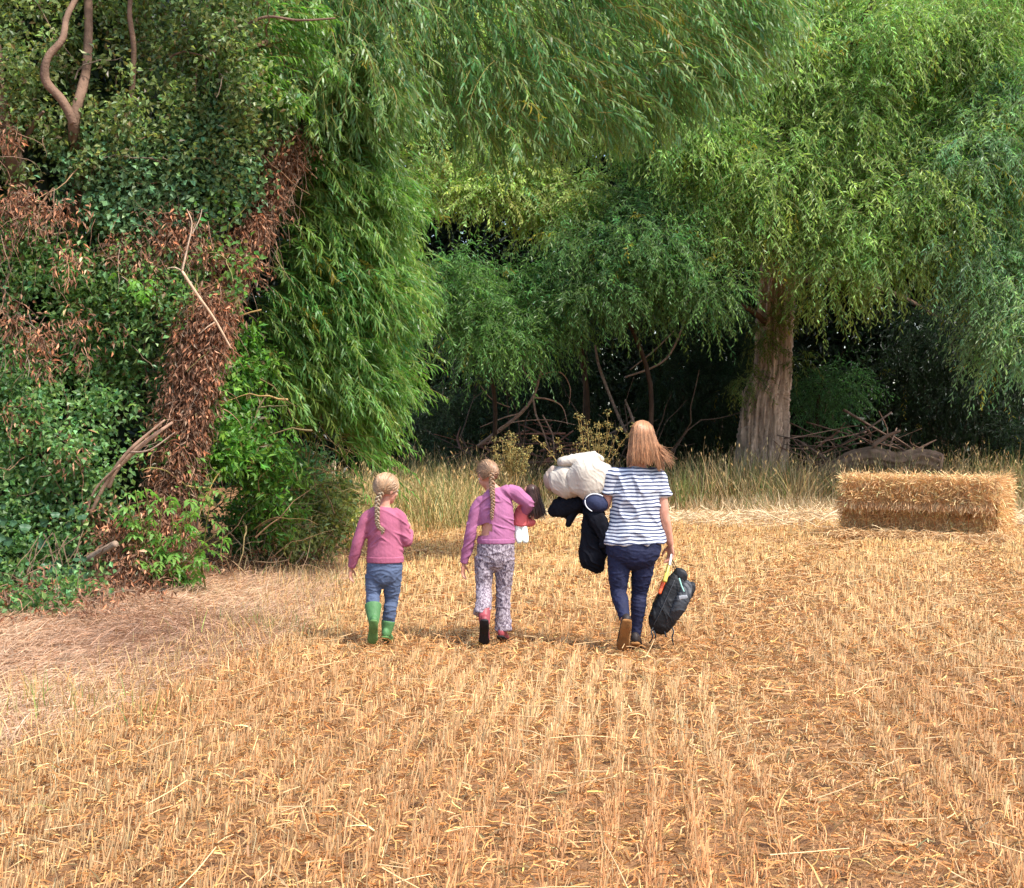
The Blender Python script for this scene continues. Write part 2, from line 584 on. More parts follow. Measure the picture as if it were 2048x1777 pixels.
# upright dry bents and greenish tufts on the field margin
acc = Acc()
n = 3600
y = 6.5 + rng.random(n) * 11
x = edge_x(y) + rng.normal(size=n) * .36 - .05
gr = np.sin(y * 2.9) * np.sin(y * 1.1 + 2) > .25
pts = grow(np.stack([x, y, height(x, y)], 1), np.stack([rng.normal(size=n) * .25, rng.normal(size=n) * .25, np.ones(n)], 1), .07 + .12 * rng.random(n) + .08 * gr * rng.random(n), K=3, grav=.10, wander=.1)
C = vary(srgb(192, 158, 108), n, .2, .1)
gg = gr & (rng.random(n) < .22)
C[gg] = vary(srgb(120, 132, 66), gg.sum(), .25, .15)
ribbons(acc, pts, .004 + .003 * rng.random(n), C)
acc.build('margin_grass', STRAW, None, kind='stuff', label='upright dry bents with greenish blades along the field margin', category='grass')

# tall seeding grass along the far side of the field
def tall_grass(name, label, n, fx, base, hgt, greens, wid=.008, seeds=True, clump=.35):
    acc = Acc()
    m = n // 28
    cx, cy = fx(m)
    ok = rng.random(m) < .35 + .9 * np.clip(.5 + .6 * np.sin(cx * 1.9 + cy) * np.sin(cx * .7 + 2 + cy * .5), 0, 1)
    cx, cy = cx[ok], cy[ok]
    m = len(cx)
    cg = rng.random(m)
    ch = .5 + .75 * rng.random(m)
    idx = rng.integers(0, m, n)
    x = cx[idx] + rng.normal(size=n) * clump * .5
    y = cy[idx] + rng.normal(size=n) * clump * .5
    h = hgt * ch[idx] * (.4 + .65 * rng.random(n))
    out = np.stack([x - cx[idx], y - cy[idx]], 1) * .9 + rng.normal(size=(n, 2)) * .22
    pts = grow(np.stack([x, y, height(x, y) - .02], 1), np.concatenate([out, np.ones((n, 1))], 1), h, K=5, grav=.05 + .10 * rng.random(n), wander=.05)
    isg = cg[idx] + rng.normal(size=n) * .22 < greens
    C = vary(base, n, .24, .08)
    C[isg] = vary(srgb(112, 122, 62), isg.sum(), .28, .15)
    ribbons(acc, pts, wid * (.6 + .8 * rng.random(n)), C)
    if seeds:
        s = np.where((rng.random(n) < .22) & ~isg)[0]
        tip = pts[s, -1]
        dd = nrm(pts[s, -1] - pts[s, -2])
        for _ in range(3):
            q = unit(len(s))
            leaves(acc, tip - dd * .05 * rng.random((len(s), 1)), dd + q * .35, q, .07, .012, vary(srgb(214, 184, 130), len(s), .2, .05), False)
    return acc.build(name, STRAW, None, kind='stuff', label=label, category='grass')


tall_grass('tall_grass', 'tall seeding dry grass under the trees at the far field edge', 17000,
           lambda m: (-2.2 + rng.random(m) * 17, 28.0 + rng.random(m) ** 1.3 * 4.2), srgb(166, 142, 100), .95, .32, .011)
tall_grass('short_grass', 'short bleached grass fringe at the foot of the tall grass', 12000,
           lambda m: (-1.6 + rng.random(m) * 16, 26.7 + rng.random(m) * 1.4), srgb(190, 164, 124), .38, .10, .010, False)
tall_grass('margin_weeds', 'pale green and straw coloured tall grass behind the smaller girl', 6500,
           lambda m: (-3.0 + rng.random(m) ** 1.2 * 2.6, 21.5 + rng.random(m) * 8), srgb(188, 166, 110), .86, .34, .010)

# ------------------------------------------------------------------ the wood behind
BARK_C = srgb(150, 124, 102)
DARK_BARK = srgb(96, 76, 62)


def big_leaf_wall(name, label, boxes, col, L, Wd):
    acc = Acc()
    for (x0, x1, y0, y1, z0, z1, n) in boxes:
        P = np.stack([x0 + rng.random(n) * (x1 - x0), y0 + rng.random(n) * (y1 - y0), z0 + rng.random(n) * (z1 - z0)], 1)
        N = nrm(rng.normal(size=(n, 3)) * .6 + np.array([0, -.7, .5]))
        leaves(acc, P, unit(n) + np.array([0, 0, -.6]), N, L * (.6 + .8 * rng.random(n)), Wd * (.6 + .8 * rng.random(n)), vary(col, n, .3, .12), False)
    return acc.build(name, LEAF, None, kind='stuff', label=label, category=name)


big_leaf_wall('woodland', 'dense woodland behind the willows, shade put into its leaves, with added leaf roof',  # leaf colour darkened to stand for distant shade
              [(-16, 24, 40, 47, 0, 19, 120000), (-12, 20, 35.5, 41, 9.5, 15, 30000)], srgb(36, 52, 34), .40, .19)  # second box: leaf roof added to keep sky light off the understorey
big_leaf_wall('thicket', 'thicket under the trees with deep shade put into its leaf colour',
              [(-9, 19, 37.2, 40.5, 0, 9, 90000)], srgb(36, 50, 34), .22, .08)  # near-black leaf colour stands for the shade under the trees
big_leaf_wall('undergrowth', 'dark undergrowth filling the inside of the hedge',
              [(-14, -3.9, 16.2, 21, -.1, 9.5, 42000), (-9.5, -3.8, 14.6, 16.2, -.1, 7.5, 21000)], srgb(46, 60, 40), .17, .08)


def tree(name, label, category='tree', group=None):
    return thing(name, label, category, group)


def willow_crown(acc, tw, clumps, col, L, Wd, per, K=6, grav=.28, detailed=False, yellow=.015, tint_v=.2, droop=.45, length=(.7, 1.5), push=(0, 0, 0), upb=.25, bias=.6, tubew=.004):
    """clumps: (centre, radii, number of shoots). Shoots spring from each clump and hang outwards."""
    for (c, r, n) in clumps:
        P, u = blob_points(c, np.asarray(r) * .72, n, .25)
        d = nrm(u * bias + rng.normal(size=(n, 3)) * .35 + np.array([0, 0, upb]) + np.asarray(push))
        ln = length[0] + (length[1] - length[0]) * rng.random(n)
        pts = grow(P, d, ln, K, grav, .10)
        cc = np.asarray(col) * np.exp(rng.normal() * .10)
        C = vary(cc, n, tint_v, .10, yellow)
        dress(acc, pts, per, L, Wd, C, droop=droop, detailed=detailed)
        tubes(tw, pts, tubew, tubew * .4, vary(np.clip(np.asarray(col) * np.array([.75, .55, .7]), .01, 1), n, .2, .05))


def clumps_in(poly_px, Y0, Y1, n, r, shoots, seed=None):
    """Clump centres spread over photo outline rows (py, px0, px1) between two distances."""
    out = []
    rows = np.array(poly_px, float)
    w = np.interp(np.linspace(rows[0, 0], rows[-1, 0], 200), rows[:, 0], rows[:, 2] - rows[:, 1])
    pys = np.linspace(rows[0, 0], rows[-1, 0], 200)
    pr = np.clip(w, 1, None)
    pr = pr / pr.sum()
    for _ in range(n):
        py = rng.choice(pys, p=pr)
        a, b = np.interp(py, rows[:, 0], rows[:, 1]), np.interp(py, rows[:, 0], rows[:, 2])
        px = a + rng.random() * (b - a)
        Y = Y0 + rng.random() * (Y1 - Y0)
        rr = r * (.7 + .6 * rng.random())
        out.append((W(px, py, Y), (rr, rr * .9, rr * .75), shoots))
    return out


# the big willow with the pale trunk at the field edge
T = tree('willow_tree', 'big willow with thick pale furrowed trunk and light green hanging crown')
acc = Acc()
tk = [W(1523, 1012, 32), W(1524, 960, 32), W(1526, 880, 32), W(1530, 800, 32), W(1546, 740, 32), W(1550, 640, 32), W(1556, 540, 32), W(1568, 420, 32), W(1590, 250, 32.3), W(1600, 40, 32.6)]
tr = [.60, .52, .50, .485, .40, .36, .34, .32, .26, .16]


def furrowed_trunk(acc, ctrl, rad, col, seed=3, sides=72, seg=14, depth=.035):
    """A trunk with long vertical bark ridges standing proud of dark furrows."""
    a2 = Acc()
    P, R = limb(a2, ctrl, rad, col, sides, seg, .0, seed)
    V = np.concatenate(a2.V)
    K = len(P)
    body = V[:K * sides].reshape(K, sides, 3)
    g = np.random.default_rng(seed)
    ang = np.arange(sides) / sides * 2 * math.pi
    k = np.arange(K)[:, None]
    ridge = np.zeros((K, sides))
    for f in range(7, sides // 2 - 2, 3):
        ridge += np.sin(ang[None] * f + g.random() * 7 + np.sin(k * (.04 + .22 * g.random()) + g.random() * 7) * 1.7) * (1.0 / math.sqrt(f))
    ridge = np.sign(ridge) * np.abs(ridge) ** .7
    lump = .10 * np.sin(ang[None] * 2 + 1 + k * .04) + .07 * np.sin(ang[None] * 3 + k * .07)
    knots = g.normal(size=(K, sides)) * .25
    off = (ridge + knots) * depth + lump * np.mean(rad)
    dirv = nrm(body - P[:, None, :])
    flare = 1.0
    body = body + dirv * off[..., None]
    V[:K * sides] = body.reshape(-1, 3)
    shade = np.clip(.9 + .2 * ridge, .55, 1.25)
    C = np.asarray(col)[None, None] * shade[..., None]
    C = np.concatenate([C.reshape(-1, 3), np.asarray(col)[None].repeat(2, 0)])
    acc.add(V, np.concatenate(a2.F), C)
    return P, R


furrowed_trunk(acc, tk, tr, srgb(188, 160, 138), 3, 132, 24, .045)
acc.build('trunk', FURROWED, T, True)
acc = Acc()
for i, (ctrl, rad) in enumerate([
        ([W(1556, 520, 32), W(1450, 380, 31), W(1330, 260, 30), W(1230, 180, 29.5)], [.2, .15, .1, .05]),
        ([W(1560, 480, 32), W(1680, 340, 31), W(1830, 260, 30), W(1950, 240, 29)], [.2, .16, .1, .05]),
        ([W(1570, 400, 32), W(1620, 240, 30.5), W(1700, 100, 29.5), W(1760, -40, 29)], [.18, .13, .09, .05]),
        ([W(1590, 300, 32.2), W(1500, 130, 31), W(1400, 0, 30.5), W(1320, -120, 30)], [.17, .12, .09, .05]),
        ([W(1545, 660, 32), W(1500, 620, 31.2), W(1450, 600, 30.6)], [.08, .05, .03]),
        ([W(1560, 560, 32), W(1660, 560, 33.5), W(1790, 590, 35), W(1880, 640, 36)], [.12, .09, .06, .04])]):
    limb(acc, ctrl, rad, DARK_BARK, 9, 7, .05, i)
acc.build('limbs', BARK, T, True)
acc, tw = Acc(), Acc()
E_ROWS = [(-110, 1480, 2110), (0, 1330, 2130), (150, 1240, 2080), (280, 1290, 1990), (380, 1360, 1930), (450, 1440, 1900)]
cl = clumps_in(E_ROWS, 27.6, 30.6, 104, .85, 88)
cl += [(W(px, py, Y), (.75, .7, .55), 100) for px, py, Y in ((1640, 500, 28.5), (1700, 520, 28.3), (1760, 520, 28.2), (1810, 480, 28.2), (1490, 470, 28.6), (1430, 440, 28.8), (1370, 400, 29), (1590, 440, 28.8), (1880, 430, 28), (1650, 560, 29), (1520, 400, 28.4), (1740, 430, 28))]
willow_crown(acc, tw, cl, srgb(154, 178, 106), .16, .033, 12, K=5, grav=.34, length=(.6, 1.35), push=(.12, -.25, 0), yellow=.012)
cl = clumps_in(E_ROWS, 31, 36.5, 60, 1.2, 60)
willow_crown(acc, tw, cl, srgb(120, 150, 88), .17, .04, 11, K=4, grav=.34, length=(.7, 1.4), yellow=.02)
# sprays growing straight from the trunk
for py, px, nn in ((600, 1545, 22), (650, 1535, 42), (690, 1530, 36), (760, 1500, 26), (770, 1480, 22), (620, 1585, 20), (720, 1590, 16)):
    willow_crown(acc, tw, [(W(px, py, 31.55), (.32, .2, .28), nn)], srgb(112, 122, 66), .12, .024, 10, K=4, grav=.45, length=(.35, .7), push=(0, -.4, 0))
acc.build('crown', LEAF, T, kind='stuff')
tw.build('twigs', TWIG, T, kind='stuff')
settle(T, (W(1523, 1012, 32)[0], 32, 0))

# greyer willow on the right edge
T = tree('willow_tree', 'grey green willow reaching in at the right edge above the straw bale')
acc = Acc()
bx = W(2180, 1000, 31)[0]
limb(acc, [(bx, 31, -.1), (bx + .1, 31, 2.5), (bx - .1, 30.8, 5.5), (bx, 30.6, 7), (bx - .3, 30.5, 8.5)], [.36, .3, .24, .16, .06], BARK_C, 12, 7, .05, 9)
acc.build('trunk', BARK, T, True)
acc = Acc()
limb(acc, [(bx, 31, 5), W(2080, 430, 29.6), W(2010, 520, 28.6), W(1990, 620, 28.2)], [.14, .1, .06, .03], DARK_BARK, 8, 6, .05, 4)
limb(acc, [(bx, 31, 6), W(2060, 220, 29.6), W(1950, 200, 28.6)], [.14, .09, .04], DARK_BARK, 8, 6, .05, 5)
acc.build('limbs', BARK, T, True)
acc, tw = Acc(), Acc()
cl = clumps_in([(180, 1960, 2130), (300, 1920, 2130), (450, 1910, 2130), (560, 1945, 2120), (650, 1975, 2110)], 27, 29.6, 38, .8, 88)
cl += [(W(1995, 640, 28), (.5, .45, .5), 90), (W(2030, 690, 28), (.45, .4, .45), 80), (W(1985, 700, 28.2), (.3, .3, .4), 50)]
willow_crown(acc, tw, cl, srgb(136, 166, 120), .15, .03, 13, K=5, grav=.36, length=(.6, 1.3), push=(-.15, -.2, 0), yellow=.02)
acc.build('crown', LEAF, T, kind='stuff')
tw.build('twigs', TWIG, T, kind='stuff')
settle(T, (bx, 31, 0))

# sunlit yellowish tree seen through the gap
T = tree('pale_tree', 'distant yellow green tree lit by sun in the gap between the willows')
acc = Acc()
b = W(1165, 990, 31.5)
limb(acc, [(b[0], 31.5, -.1), (b[0] + .1, 31.5, 2), (b[0] - .1, 31.4, 4), (b[0] + .2, 31.2, 6), (b[0], 31, 8)], [.06, .06, .055, .05, .03], DARK_BARK * .4, 10, 6, .05, 2)
acc.build('trunk', BARK, T, True)
acc, tw = Acc(), Acc()
cl = clumps_in([(40, 640, 1150), (200, 660, 1180), (300, 800, 1190), (380, 850, 1180), (440, 900, 1170), (490, 930, 1150)], 28.9, 30.6, 64, .7, 90)
willow_crown(acc, tw, cl, srgb(178, 194, 118), .12, .032, 11, K=4, grav=.3, length=(.4, .9), push=(.1, -.3, .1), yellow=.02)
acc.build('crown', LEAF, T, kind='stuff')
tw.build('twigs', TWIG, T, kind='stuff')
settle(T, (b[0], 31.5, 0))

# feathery understorey trees; dark ones have deep shade put into their leaf colour
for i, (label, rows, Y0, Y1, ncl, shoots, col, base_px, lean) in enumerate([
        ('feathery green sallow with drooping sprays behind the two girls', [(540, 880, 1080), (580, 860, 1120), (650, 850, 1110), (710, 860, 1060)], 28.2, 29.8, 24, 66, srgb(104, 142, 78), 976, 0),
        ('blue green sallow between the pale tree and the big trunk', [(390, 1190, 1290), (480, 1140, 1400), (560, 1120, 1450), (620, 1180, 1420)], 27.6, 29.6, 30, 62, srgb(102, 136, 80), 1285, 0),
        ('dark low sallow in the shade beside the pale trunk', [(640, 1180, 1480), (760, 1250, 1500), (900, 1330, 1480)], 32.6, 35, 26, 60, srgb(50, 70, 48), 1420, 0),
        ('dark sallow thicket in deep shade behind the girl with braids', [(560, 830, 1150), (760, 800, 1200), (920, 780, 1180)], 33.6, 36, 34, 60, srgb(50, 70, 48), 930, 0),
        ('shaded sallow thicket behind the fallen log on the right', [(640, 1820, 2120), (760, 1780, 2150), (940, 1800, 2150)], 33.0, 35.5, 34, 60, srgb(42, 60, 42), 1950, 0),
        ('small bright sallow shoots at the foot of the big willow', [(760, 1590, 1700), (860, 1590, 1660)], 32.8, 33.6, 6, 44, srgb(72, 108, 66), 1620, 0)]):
    T = tree('sallow_tree', label)
    acc = Acc()
    b = W(base_px, 990, Y1)
    top = W((rows[0][1] + rows[0][2]) / 2, rows[0][0], (Y0 + Y1) / 2)
    limb(acc, [(b[0], b[1], -.1), (b[0] + .15, b[1], top[2] * .4), (top[0] - .1, b[1] - .3, top[2] * .75), top], [.05, .045, .035, .025], DARK_BARK * .45, 8, 6, .05, i)
    acc.build('trunk', BARK, T, True)
    acc, tw = Acc(), Acc()
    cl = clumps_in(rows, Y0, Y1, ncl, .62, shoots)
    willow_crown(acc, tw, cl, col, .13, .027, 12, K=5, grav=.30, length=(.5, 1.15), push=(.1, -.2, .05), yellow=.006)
    # bare crooked stems inside
    m = 14
    st = np.array([W(rows[0][1] + rng.random() * (rows[0][2] - rows[0][1]), 960, Y1 + .8) for _ in range(m)])
    st[:, 2] = .2
    pts = grow(st, np.stack([rng.normal(size=m) * .5, rng.normal(size=m) * .2, np.ones(m)], 1), 1.6 + 2 * rng.random(m), 8, .02, .22)
    tubes(tw, pts, .022, .006, vary(srgb(80, 66, 56), m, .2, .05), 4)
    acc.build('crown', LEAF, T, kind='stuff')
    tw.build('twigs', TWIG, T, kind='stuff')
    settle(T, (b[0], b[1], 0))

# ------------------------------------------------------------------ the leaning willow beside the hedge
T = tree('leaning_willow', 'near willow leaning out of the hedge with long leafy branches overhead')
acc = Acc()
lean = [W(318, 1205, 14.3), W(340, 1050, 14.3), W(372, 860, 14.4), W(425, 640, 14.6), W(505, 450, 15.0), W(575, 290, 15.5), W(640, 140, 16.3), W(720, -60, 16.6), W(830, -260, 16.8)]
furrowed_trunk(acc, lean, [.28, .24, .22, .21, .20, .18, .16, .14, .10], srgb(104, 78, 62), 8, 40, 10, .02)
acc.build('trunk', BARK, T, True)
acc = Acc()
for i, (ctrl, rad) in enumerate([
        ([W(640, 140, 16.3), W(780, 30, 16.4), W(950, -60, 16.5), W(1150, -110, 16.5), W(1380, -80, 16.4)], [.12, .1, .08, .06, .03]),
        ([W(720, -60, 16.6), W(900, -170, 16.4), W(1100, -220, 16), W(1300, -240, 15.6)], [.1, .08, .06, .03]),
        ([W(575, 290, 16), W(640, 330, 16.2), W(720, 420, 16.4), W(790, 540, 16.4)], [.09, .07, .05, .02]),
        ([W(505, 450, 15.7), W(580, 540, 15.9), W(680, 640, 16), W(770, 700, 16)], [.08, .06, .04, .02]),
        ([W(440, 640, 15.5), W(520, 740, 15.7), W(620, 820, 15.8), W(720, 850, 15.9)], [.08, .06, .04, .02]),
        ([W(690, 20, 16.4), W(640, 60, 15.7), W(560, 80, 15), W(500, 100, 14.4)], [.07, .05, .04, .02])]):
    limb(acc, ctrl, rad, srgb(100, 80, 62), 8, 7, .05, 20 + i)
acc.build('limbs', BARK, T, True)

acc, tw = Acc(), Acc()
# hanging curtain overhead: lower outline in photo pixels
LOW_X = [470, 560, 700, 800, 880, 950, 1050, 1150, 1200, 1290, 1400, 1500, 1560, 1610]
LOW_Y = [200, 270, 290, 260, 240, 300, 350, 310, 310, 300, 255, 190, 110, 20]
n = 2150
px = 480 + rng.random(n) * 1110
low = np.interp(px, LOW_X, LOW_Y)
top = -260 + 120 * rng.random(n)
fr = rng.random(n) ** 1.15
py0 = low - 70 - (low - 70 - top) * fr                     # where the shoot springs
Yd = np.where(px < 860, 14.6, 15.9) + 1.7 * rng.random(n)
st = np.array([W(a_ - 60, b_, c_) for a_, b_, c_ in zip(px, py0, Yd)])
maxlen = np.clip((low - py0) / FPX * Yd, .25, 2.0)
ln = np.minimum(.5 + .75 * rng.random(n), maxlen * 1.15 + .1)
rt = np.clip((px - 900) / 600, -.3, 1)
d = np.stack([.35 + .75 * rt + rng.normal(size=n) * .3, rng.normal(size=n) * .35 - .15, -.35 + rng.normal(size=n) * .3], 1)
pts = grow(st, d, ln, 7, .20 - .07 * np.clip(rt, 0, 1), .07)
green = srgb(98, 138, 80)
olive = srgb(132, 156, 96)
C = vary(green[None] + (olive - green)[None] * rng.random((n, 1)), n, .2, .10, .012)
dress(acc, pts, 19, .155, .0205, C, spread=.55, droop=.35, detailed=True)
tubes(tw, pts, .0045, .0015, vary(srgb(128, 116, 66), n, .2, .05))

# the top of the tree, unseen above the frame, added to block light from above
m = 620
st = np.array([W(480 + 900 * rng.random() ** 1.2, -620 + 420 * rng.random(), 14.6 + 3.6 * rng.random()) for _ in range(m)])
pts = grow(st, np.stack([.3 + rng.normal(size=m) * .5, rng.normal(size=m) * .5, .2 + rng.normal(size=m) * .4], 1), .6 + .7 * rng.random(m), 6, .22, .08)
dress(acc, pts, 18, .16, .024, vary(green, m, .2, .1), spread=.55, droop=.35, detailed=False)
tubes(tw, pts, .0045, .0015, srgb(120, 110, 66))
# dense sprays on the near flank, sweeping down to the right
rows_n = 2750
py = 130 + rng.random(rows_n) ** .8 * 715
le = np.interp(py, [130, 280, 420, 600, 760, 860, 950], [660, 620, 570, 520, 490, 500, 520])
ri = np.interp(py, [130, 280, 380, 480, 600, 700, 800, 900, 950], [780, 745, 740, 755, 775, 755, 735, 690, 650])
ri = ri + 28 * np.sin(py / 31) + 20 * np.sin(py / 13 + 1)
pxs = le + rng.random(rows_n) ** .9 * (ri - le)
Yd = 14.9 + rng.random(rows_n) * 1.6
st = np.array([W(a_, b_ - 45, c_) for a_, b_, c_ in zip(pxs, py, Yd)])
d = np.stack([.75 - .5 * np.clip((380 - py) / 200, 0, 1) + rng.normal(size=rows_n) * .3, -.35 + rng.normal(size=rows_n) * .35, .15 + rng.normal(size=rows_n) * .3], 1)
ln = .35 + .5 * rng.random(rows_n)
pts = grow(st, d, ln, 7, .20, .06)
g1, g2 = srgb(88, 130, 58), srgb(120, 152, 76)
mixv = np.clip(.5 + .8 * np.sin(st[:, 2:3] * 3.1 + st[:, :1] * 2) * .6 + rng.normal(size=(rows_n, 1)) * .25, 0, 1)
topv = np.clip((430 - py) / 220 + rng.normal(size=rows_n) * .2, 0, 1)[:, None]
C = vary((g1 * (1 - mixv) + g2 * mixv) * (1 - topv) + srgb(112, 134, 76) * topv, rows_n, .18, .10, .01)
dress(acc, pts, 22, .135, .0165, C, spread=.5, droop=.28, detailed=True)
tubes(tw, pts, .004, .0015, vary(srgb(120, 124, 60), rows_n, .2, .05))
# long single sprays reaching out of the mass
tips = [(800, 735, 15.6, .9, .1), (790, 770, 15.5, .7, .05), (820, 560, 16, .8, .1), (760, 660, 15.8, .8, .15), (770, 880, 15.6, .55, -.05), (770, 480, 16.3, .8, 0), (730, 820, 15.4, .6, 0), (640, 110, 14.4, .6, 0), (560, 160, 14.3, .6, 0), (520, 140, 14.4, .55, 0), (590, 60, 14.3, .6, .1), (600, 200, 14.4, .5, -.1), (470, 130, 14.4, .5, 0), (640, 40, 14.3, .5, .1)]
tips += [(730 + 70 * rng.random(), 330 + 570 * rng.random(), 15.2 + rng.random(), .45 + .5 * rng.random(), rng.normal() * .12) for _ in range(26)]
for a_, b_, c_, l_, u_ in tips:
    m = 12
    st = W(a_ - 75, b_ - 12, c_) + rng.normal(size=(m, 3)) * .07
    pts = grow(st, np.array([.9, -.1, u_ + .15]) + rng.normal(size=(m, 3)) * .16, l_ * (.7 + .4 * rng.random(m)), 7, .13, .05)
    dress(acc, pts, 24, .12, .0165, vary(srgb(108, 148, 60), m, .15, .08), spread=.5, droop=.4, detailed=True)
    tubes(tw, pts, .004, .0015, srgb(130, 120, 66))
acc.build('crown', LEAF, T, kind='stuff')
tw.build('twigs', TWIG, T, kind='stuff')
settle(T, (lean[0][0], lean[0][1], 0))

# ------------------------------------------------------------------ the hedge on the left
def hedge_plant(name, label, category, spots, n, L, Wd, col, mat=None, stems=0, stem_col=DARK_BARK, base=(100, 1200, 14), v=.28, droop=.3, up=.45, yellow=.0, detailed=False, part='foliage', out=.55, stem_r=.008, group=None, stem_len=(.3, .6), hang=0.0):
    T = thing(name, label, category, group)
    acc = Acc()
    tot = sum(s[4] for s in spots)
    for (px, py, Y, r, w) in spots:
        k = max(20, int(n * w / tot))
        m = max(4, k // 55)
        c0, _ = blob_points(W(px, py, Y), (r, r * .55, r), m, .1)
        for c in c0:
            cc = vary(np.asarray(col) * np.exp(rng.normal() * .14), k // m, v, .12, yellow, (.17, .12, .05))
            scatter(acc, c, np.array([.22, .18, .2]) * (.7 + .6 * rng.random()), k // m, L, Wd, cc, up, out, droop, .2, detailed)
    acc.build(part, mat or LEAF, T, kind='stuff')
    if stems:
        tw = Acc()
        w = np.array([s[4] for s in spots], float)
        idx = rng.choice(len(spots), stems, p=w / w.sum())
        st = np.array([W(spots[i][0], spots[i][1], spots[i][2]) for i in idx]) + rng.normal(size=(stems, 3)) * np.array([.3, .15, .35]) * (.4 if hang else 1)
        pts = grow(st, np.stack([rng.normal(size=stems) * .6, -.2 + rng.normal(size=stems) * .2, rng.normal(size=stems) * .8 + .2 - hang], 1), stem_len[0] + stem_len[1] * rng.random(stems), 7, .05 + .1 * hang, .22)
        tubes(tw, pts, stem_r * (.5 + rng.random(stems)), stem_r * .3, vary(stem_col, stems, .3, .08), 4)
        tw.build('stems', TWIG, T, kind='stuff')
    settle(T, (W(*base)[0], base[2], 0))
    return T


BROWN = srgb(144, 106, 82)
# small-leaved thorn tree above
H = hedge_plant('hawthorn_tree', 'dark twiggy hawthorn with crooked brown branches at the upper left', 'tree',
                [(px, py, (14.5 if 40 < px < 270 and py < 270 else 13.75) + .8 * rng.random(), .5, 1) for px in range(-510, 520, 90) for py in range(-180, 300, 90)], 41000, .064, .038, srgb(124, 138, 86), None, 90, srgb(110, 90, 74), (60, 1200, 15.4), yellow=.10)
acc = Acc()
hb = H.location
for i, (ctrl, rad) in enumerate([
        ([W(150, 250, 13.7), W(128, 205, 13.65), W(95, 165, 13.6), W(98, 120, 13.6), W(128, 80, 13.65), W(140, 30, 13.8), W(190, -60, 14)], [.04, .042, .04, .036, .032, .028, .02]),
        ([W(60, 1200, 15.4), W(110, 700, 15.1), W(160, 380, 14.6), W(150, 250, 13.9), W(175, 140, 14.2), W(180, 0, 14.4), W(170, -160, 14.5)], [.12, .09, .065, .055, .045, .04, .03]),
        ([W(-20, 1200, 15.4), W(40, 500, 14.6), W(30, 320, 14.0), W(2, 190, 13.9), W(-10, 60, 14), W(-60, -120, 14.2)], [.12, .1, .09, .06, .05, .03]),
        ([W(30, 330, 14.1), W(70, 250, 13.9), W(90, 225, 13.8)], [.03, .025, .012]),
        ([W(255, 300, 14.4), W(270, 120, 14.2), W(262, 20, 14.1), W(280, -80, 14.2)], [.03, .028, .024, .02]),
        ([W(470, 70, 14.0), W(530, 38, 13.9), W(600, 44, 13.9), W(672, 40, 13.9)], [.014, .013, .011, .008])]):
    limb(acc, ctrl, rad, srgb(118, 94, 78), 8, 7, .06, 40 + i)
tr_ = acc.build('trunk', BARK, H, True)
tr_.matrix_parent_inverse = Matrix.Translation(-hb)

hedge_plant('ivy', 'glossy dark green ivy hanging in the middle of the hedge', 'ivy',
            [(300, 330, 14.2, .42, 2), (390, 290, 14.3, .4, 2), (450, 350, 14.4, .35, 2), (340, 400, 14.2, .4, 2), (420, 400, 14.4, .34, 1.4), (250, 430, 14.1, .4, 1.4), (190, 350, 14.1, .4, 1), (470, 250, 14.5, .4, 1.3), (250, 280, 14.3, .4, 1)],
            11000, .062, .052, srgb(100, 132, 86), GLOSSY_LEAF, 22, srgb(130, 104, 80), (330, 1200, 14.6))
hedge_plant('bramble', 'tangled mid green bramble filling the left flank of the hedge', 'bramble',
            [(px + rng.normal() * 30, py + rng.normal() * 30, 13.9 + .5 * rng.random(), .42, 1) for px in range(-445, 320, 95) for py in range(500, 840, 85)] + [(230, 560, 14.0, .35, 1)],
            29000, .066, .036, srgb(120, 150, 90), None, 34, srgb(118, 96, 78), (60, 1210, 14.2), yellow=.08)
hedge_plant('privet_bush', 'dense dark leafed bush at the lower left foot of the hedge', 'bush',
            [(px + rng.normal() * 25, py + rng.normal() * 25, 13.3 + .4 * rng.random() - .0006 * (py - 800), .38, 1) for px in range(-470, 250, 80) for py in range(800, 1190, 75)] + [(px, 1180 + 30 * rng.random(), 12.4, .22, .6) for px in range(-300, 200, 55)] + [(px, 1210 + 35 * rng.random(), 11.7, .2, .55) for px in range(-300, 140, 60)],
            29000, .058, .04, srgb(112, 142, 88), None, 26, srgb(120, 96, 76), (60, 1220, 13.2))
hedge_plant('spindle_bush', 'leafy green bush growing against the brown ivy clad trunk', 'bush',
            [(470, 760, 14.6, .3, 1), (480, 820, 14.6, .35, 1.3), (455, 900, 14.2, .25, 1.2), (510, 890, 14.7, .35, 1.2), (500, 700, 14.8, .3, .8), (520, 960, 14.9, .35, 1), (540, 1000, 15.4, .35, 1)],
            5200, .085, .036, srgb(100, 140, 60), None, 40, srgb(120, 104, 70), (460, 1180, 15), yellow=.05)
hedge_plant('bindweed', 'thin green bindweed scrambling over the brown leaning trunk', 'bindweed',
            [(330 + .2 * (1100 - py) + 50 * math.sin(py), py, 13.9 + .0004 * (1100 - py), .2, 1) for py in range(420, 1150, 55)], 1300, .07, .045, srgb(116, 152, 78), None, 16, srgb(130, 120, 70), (330, 1190, 14), yellow=.12)
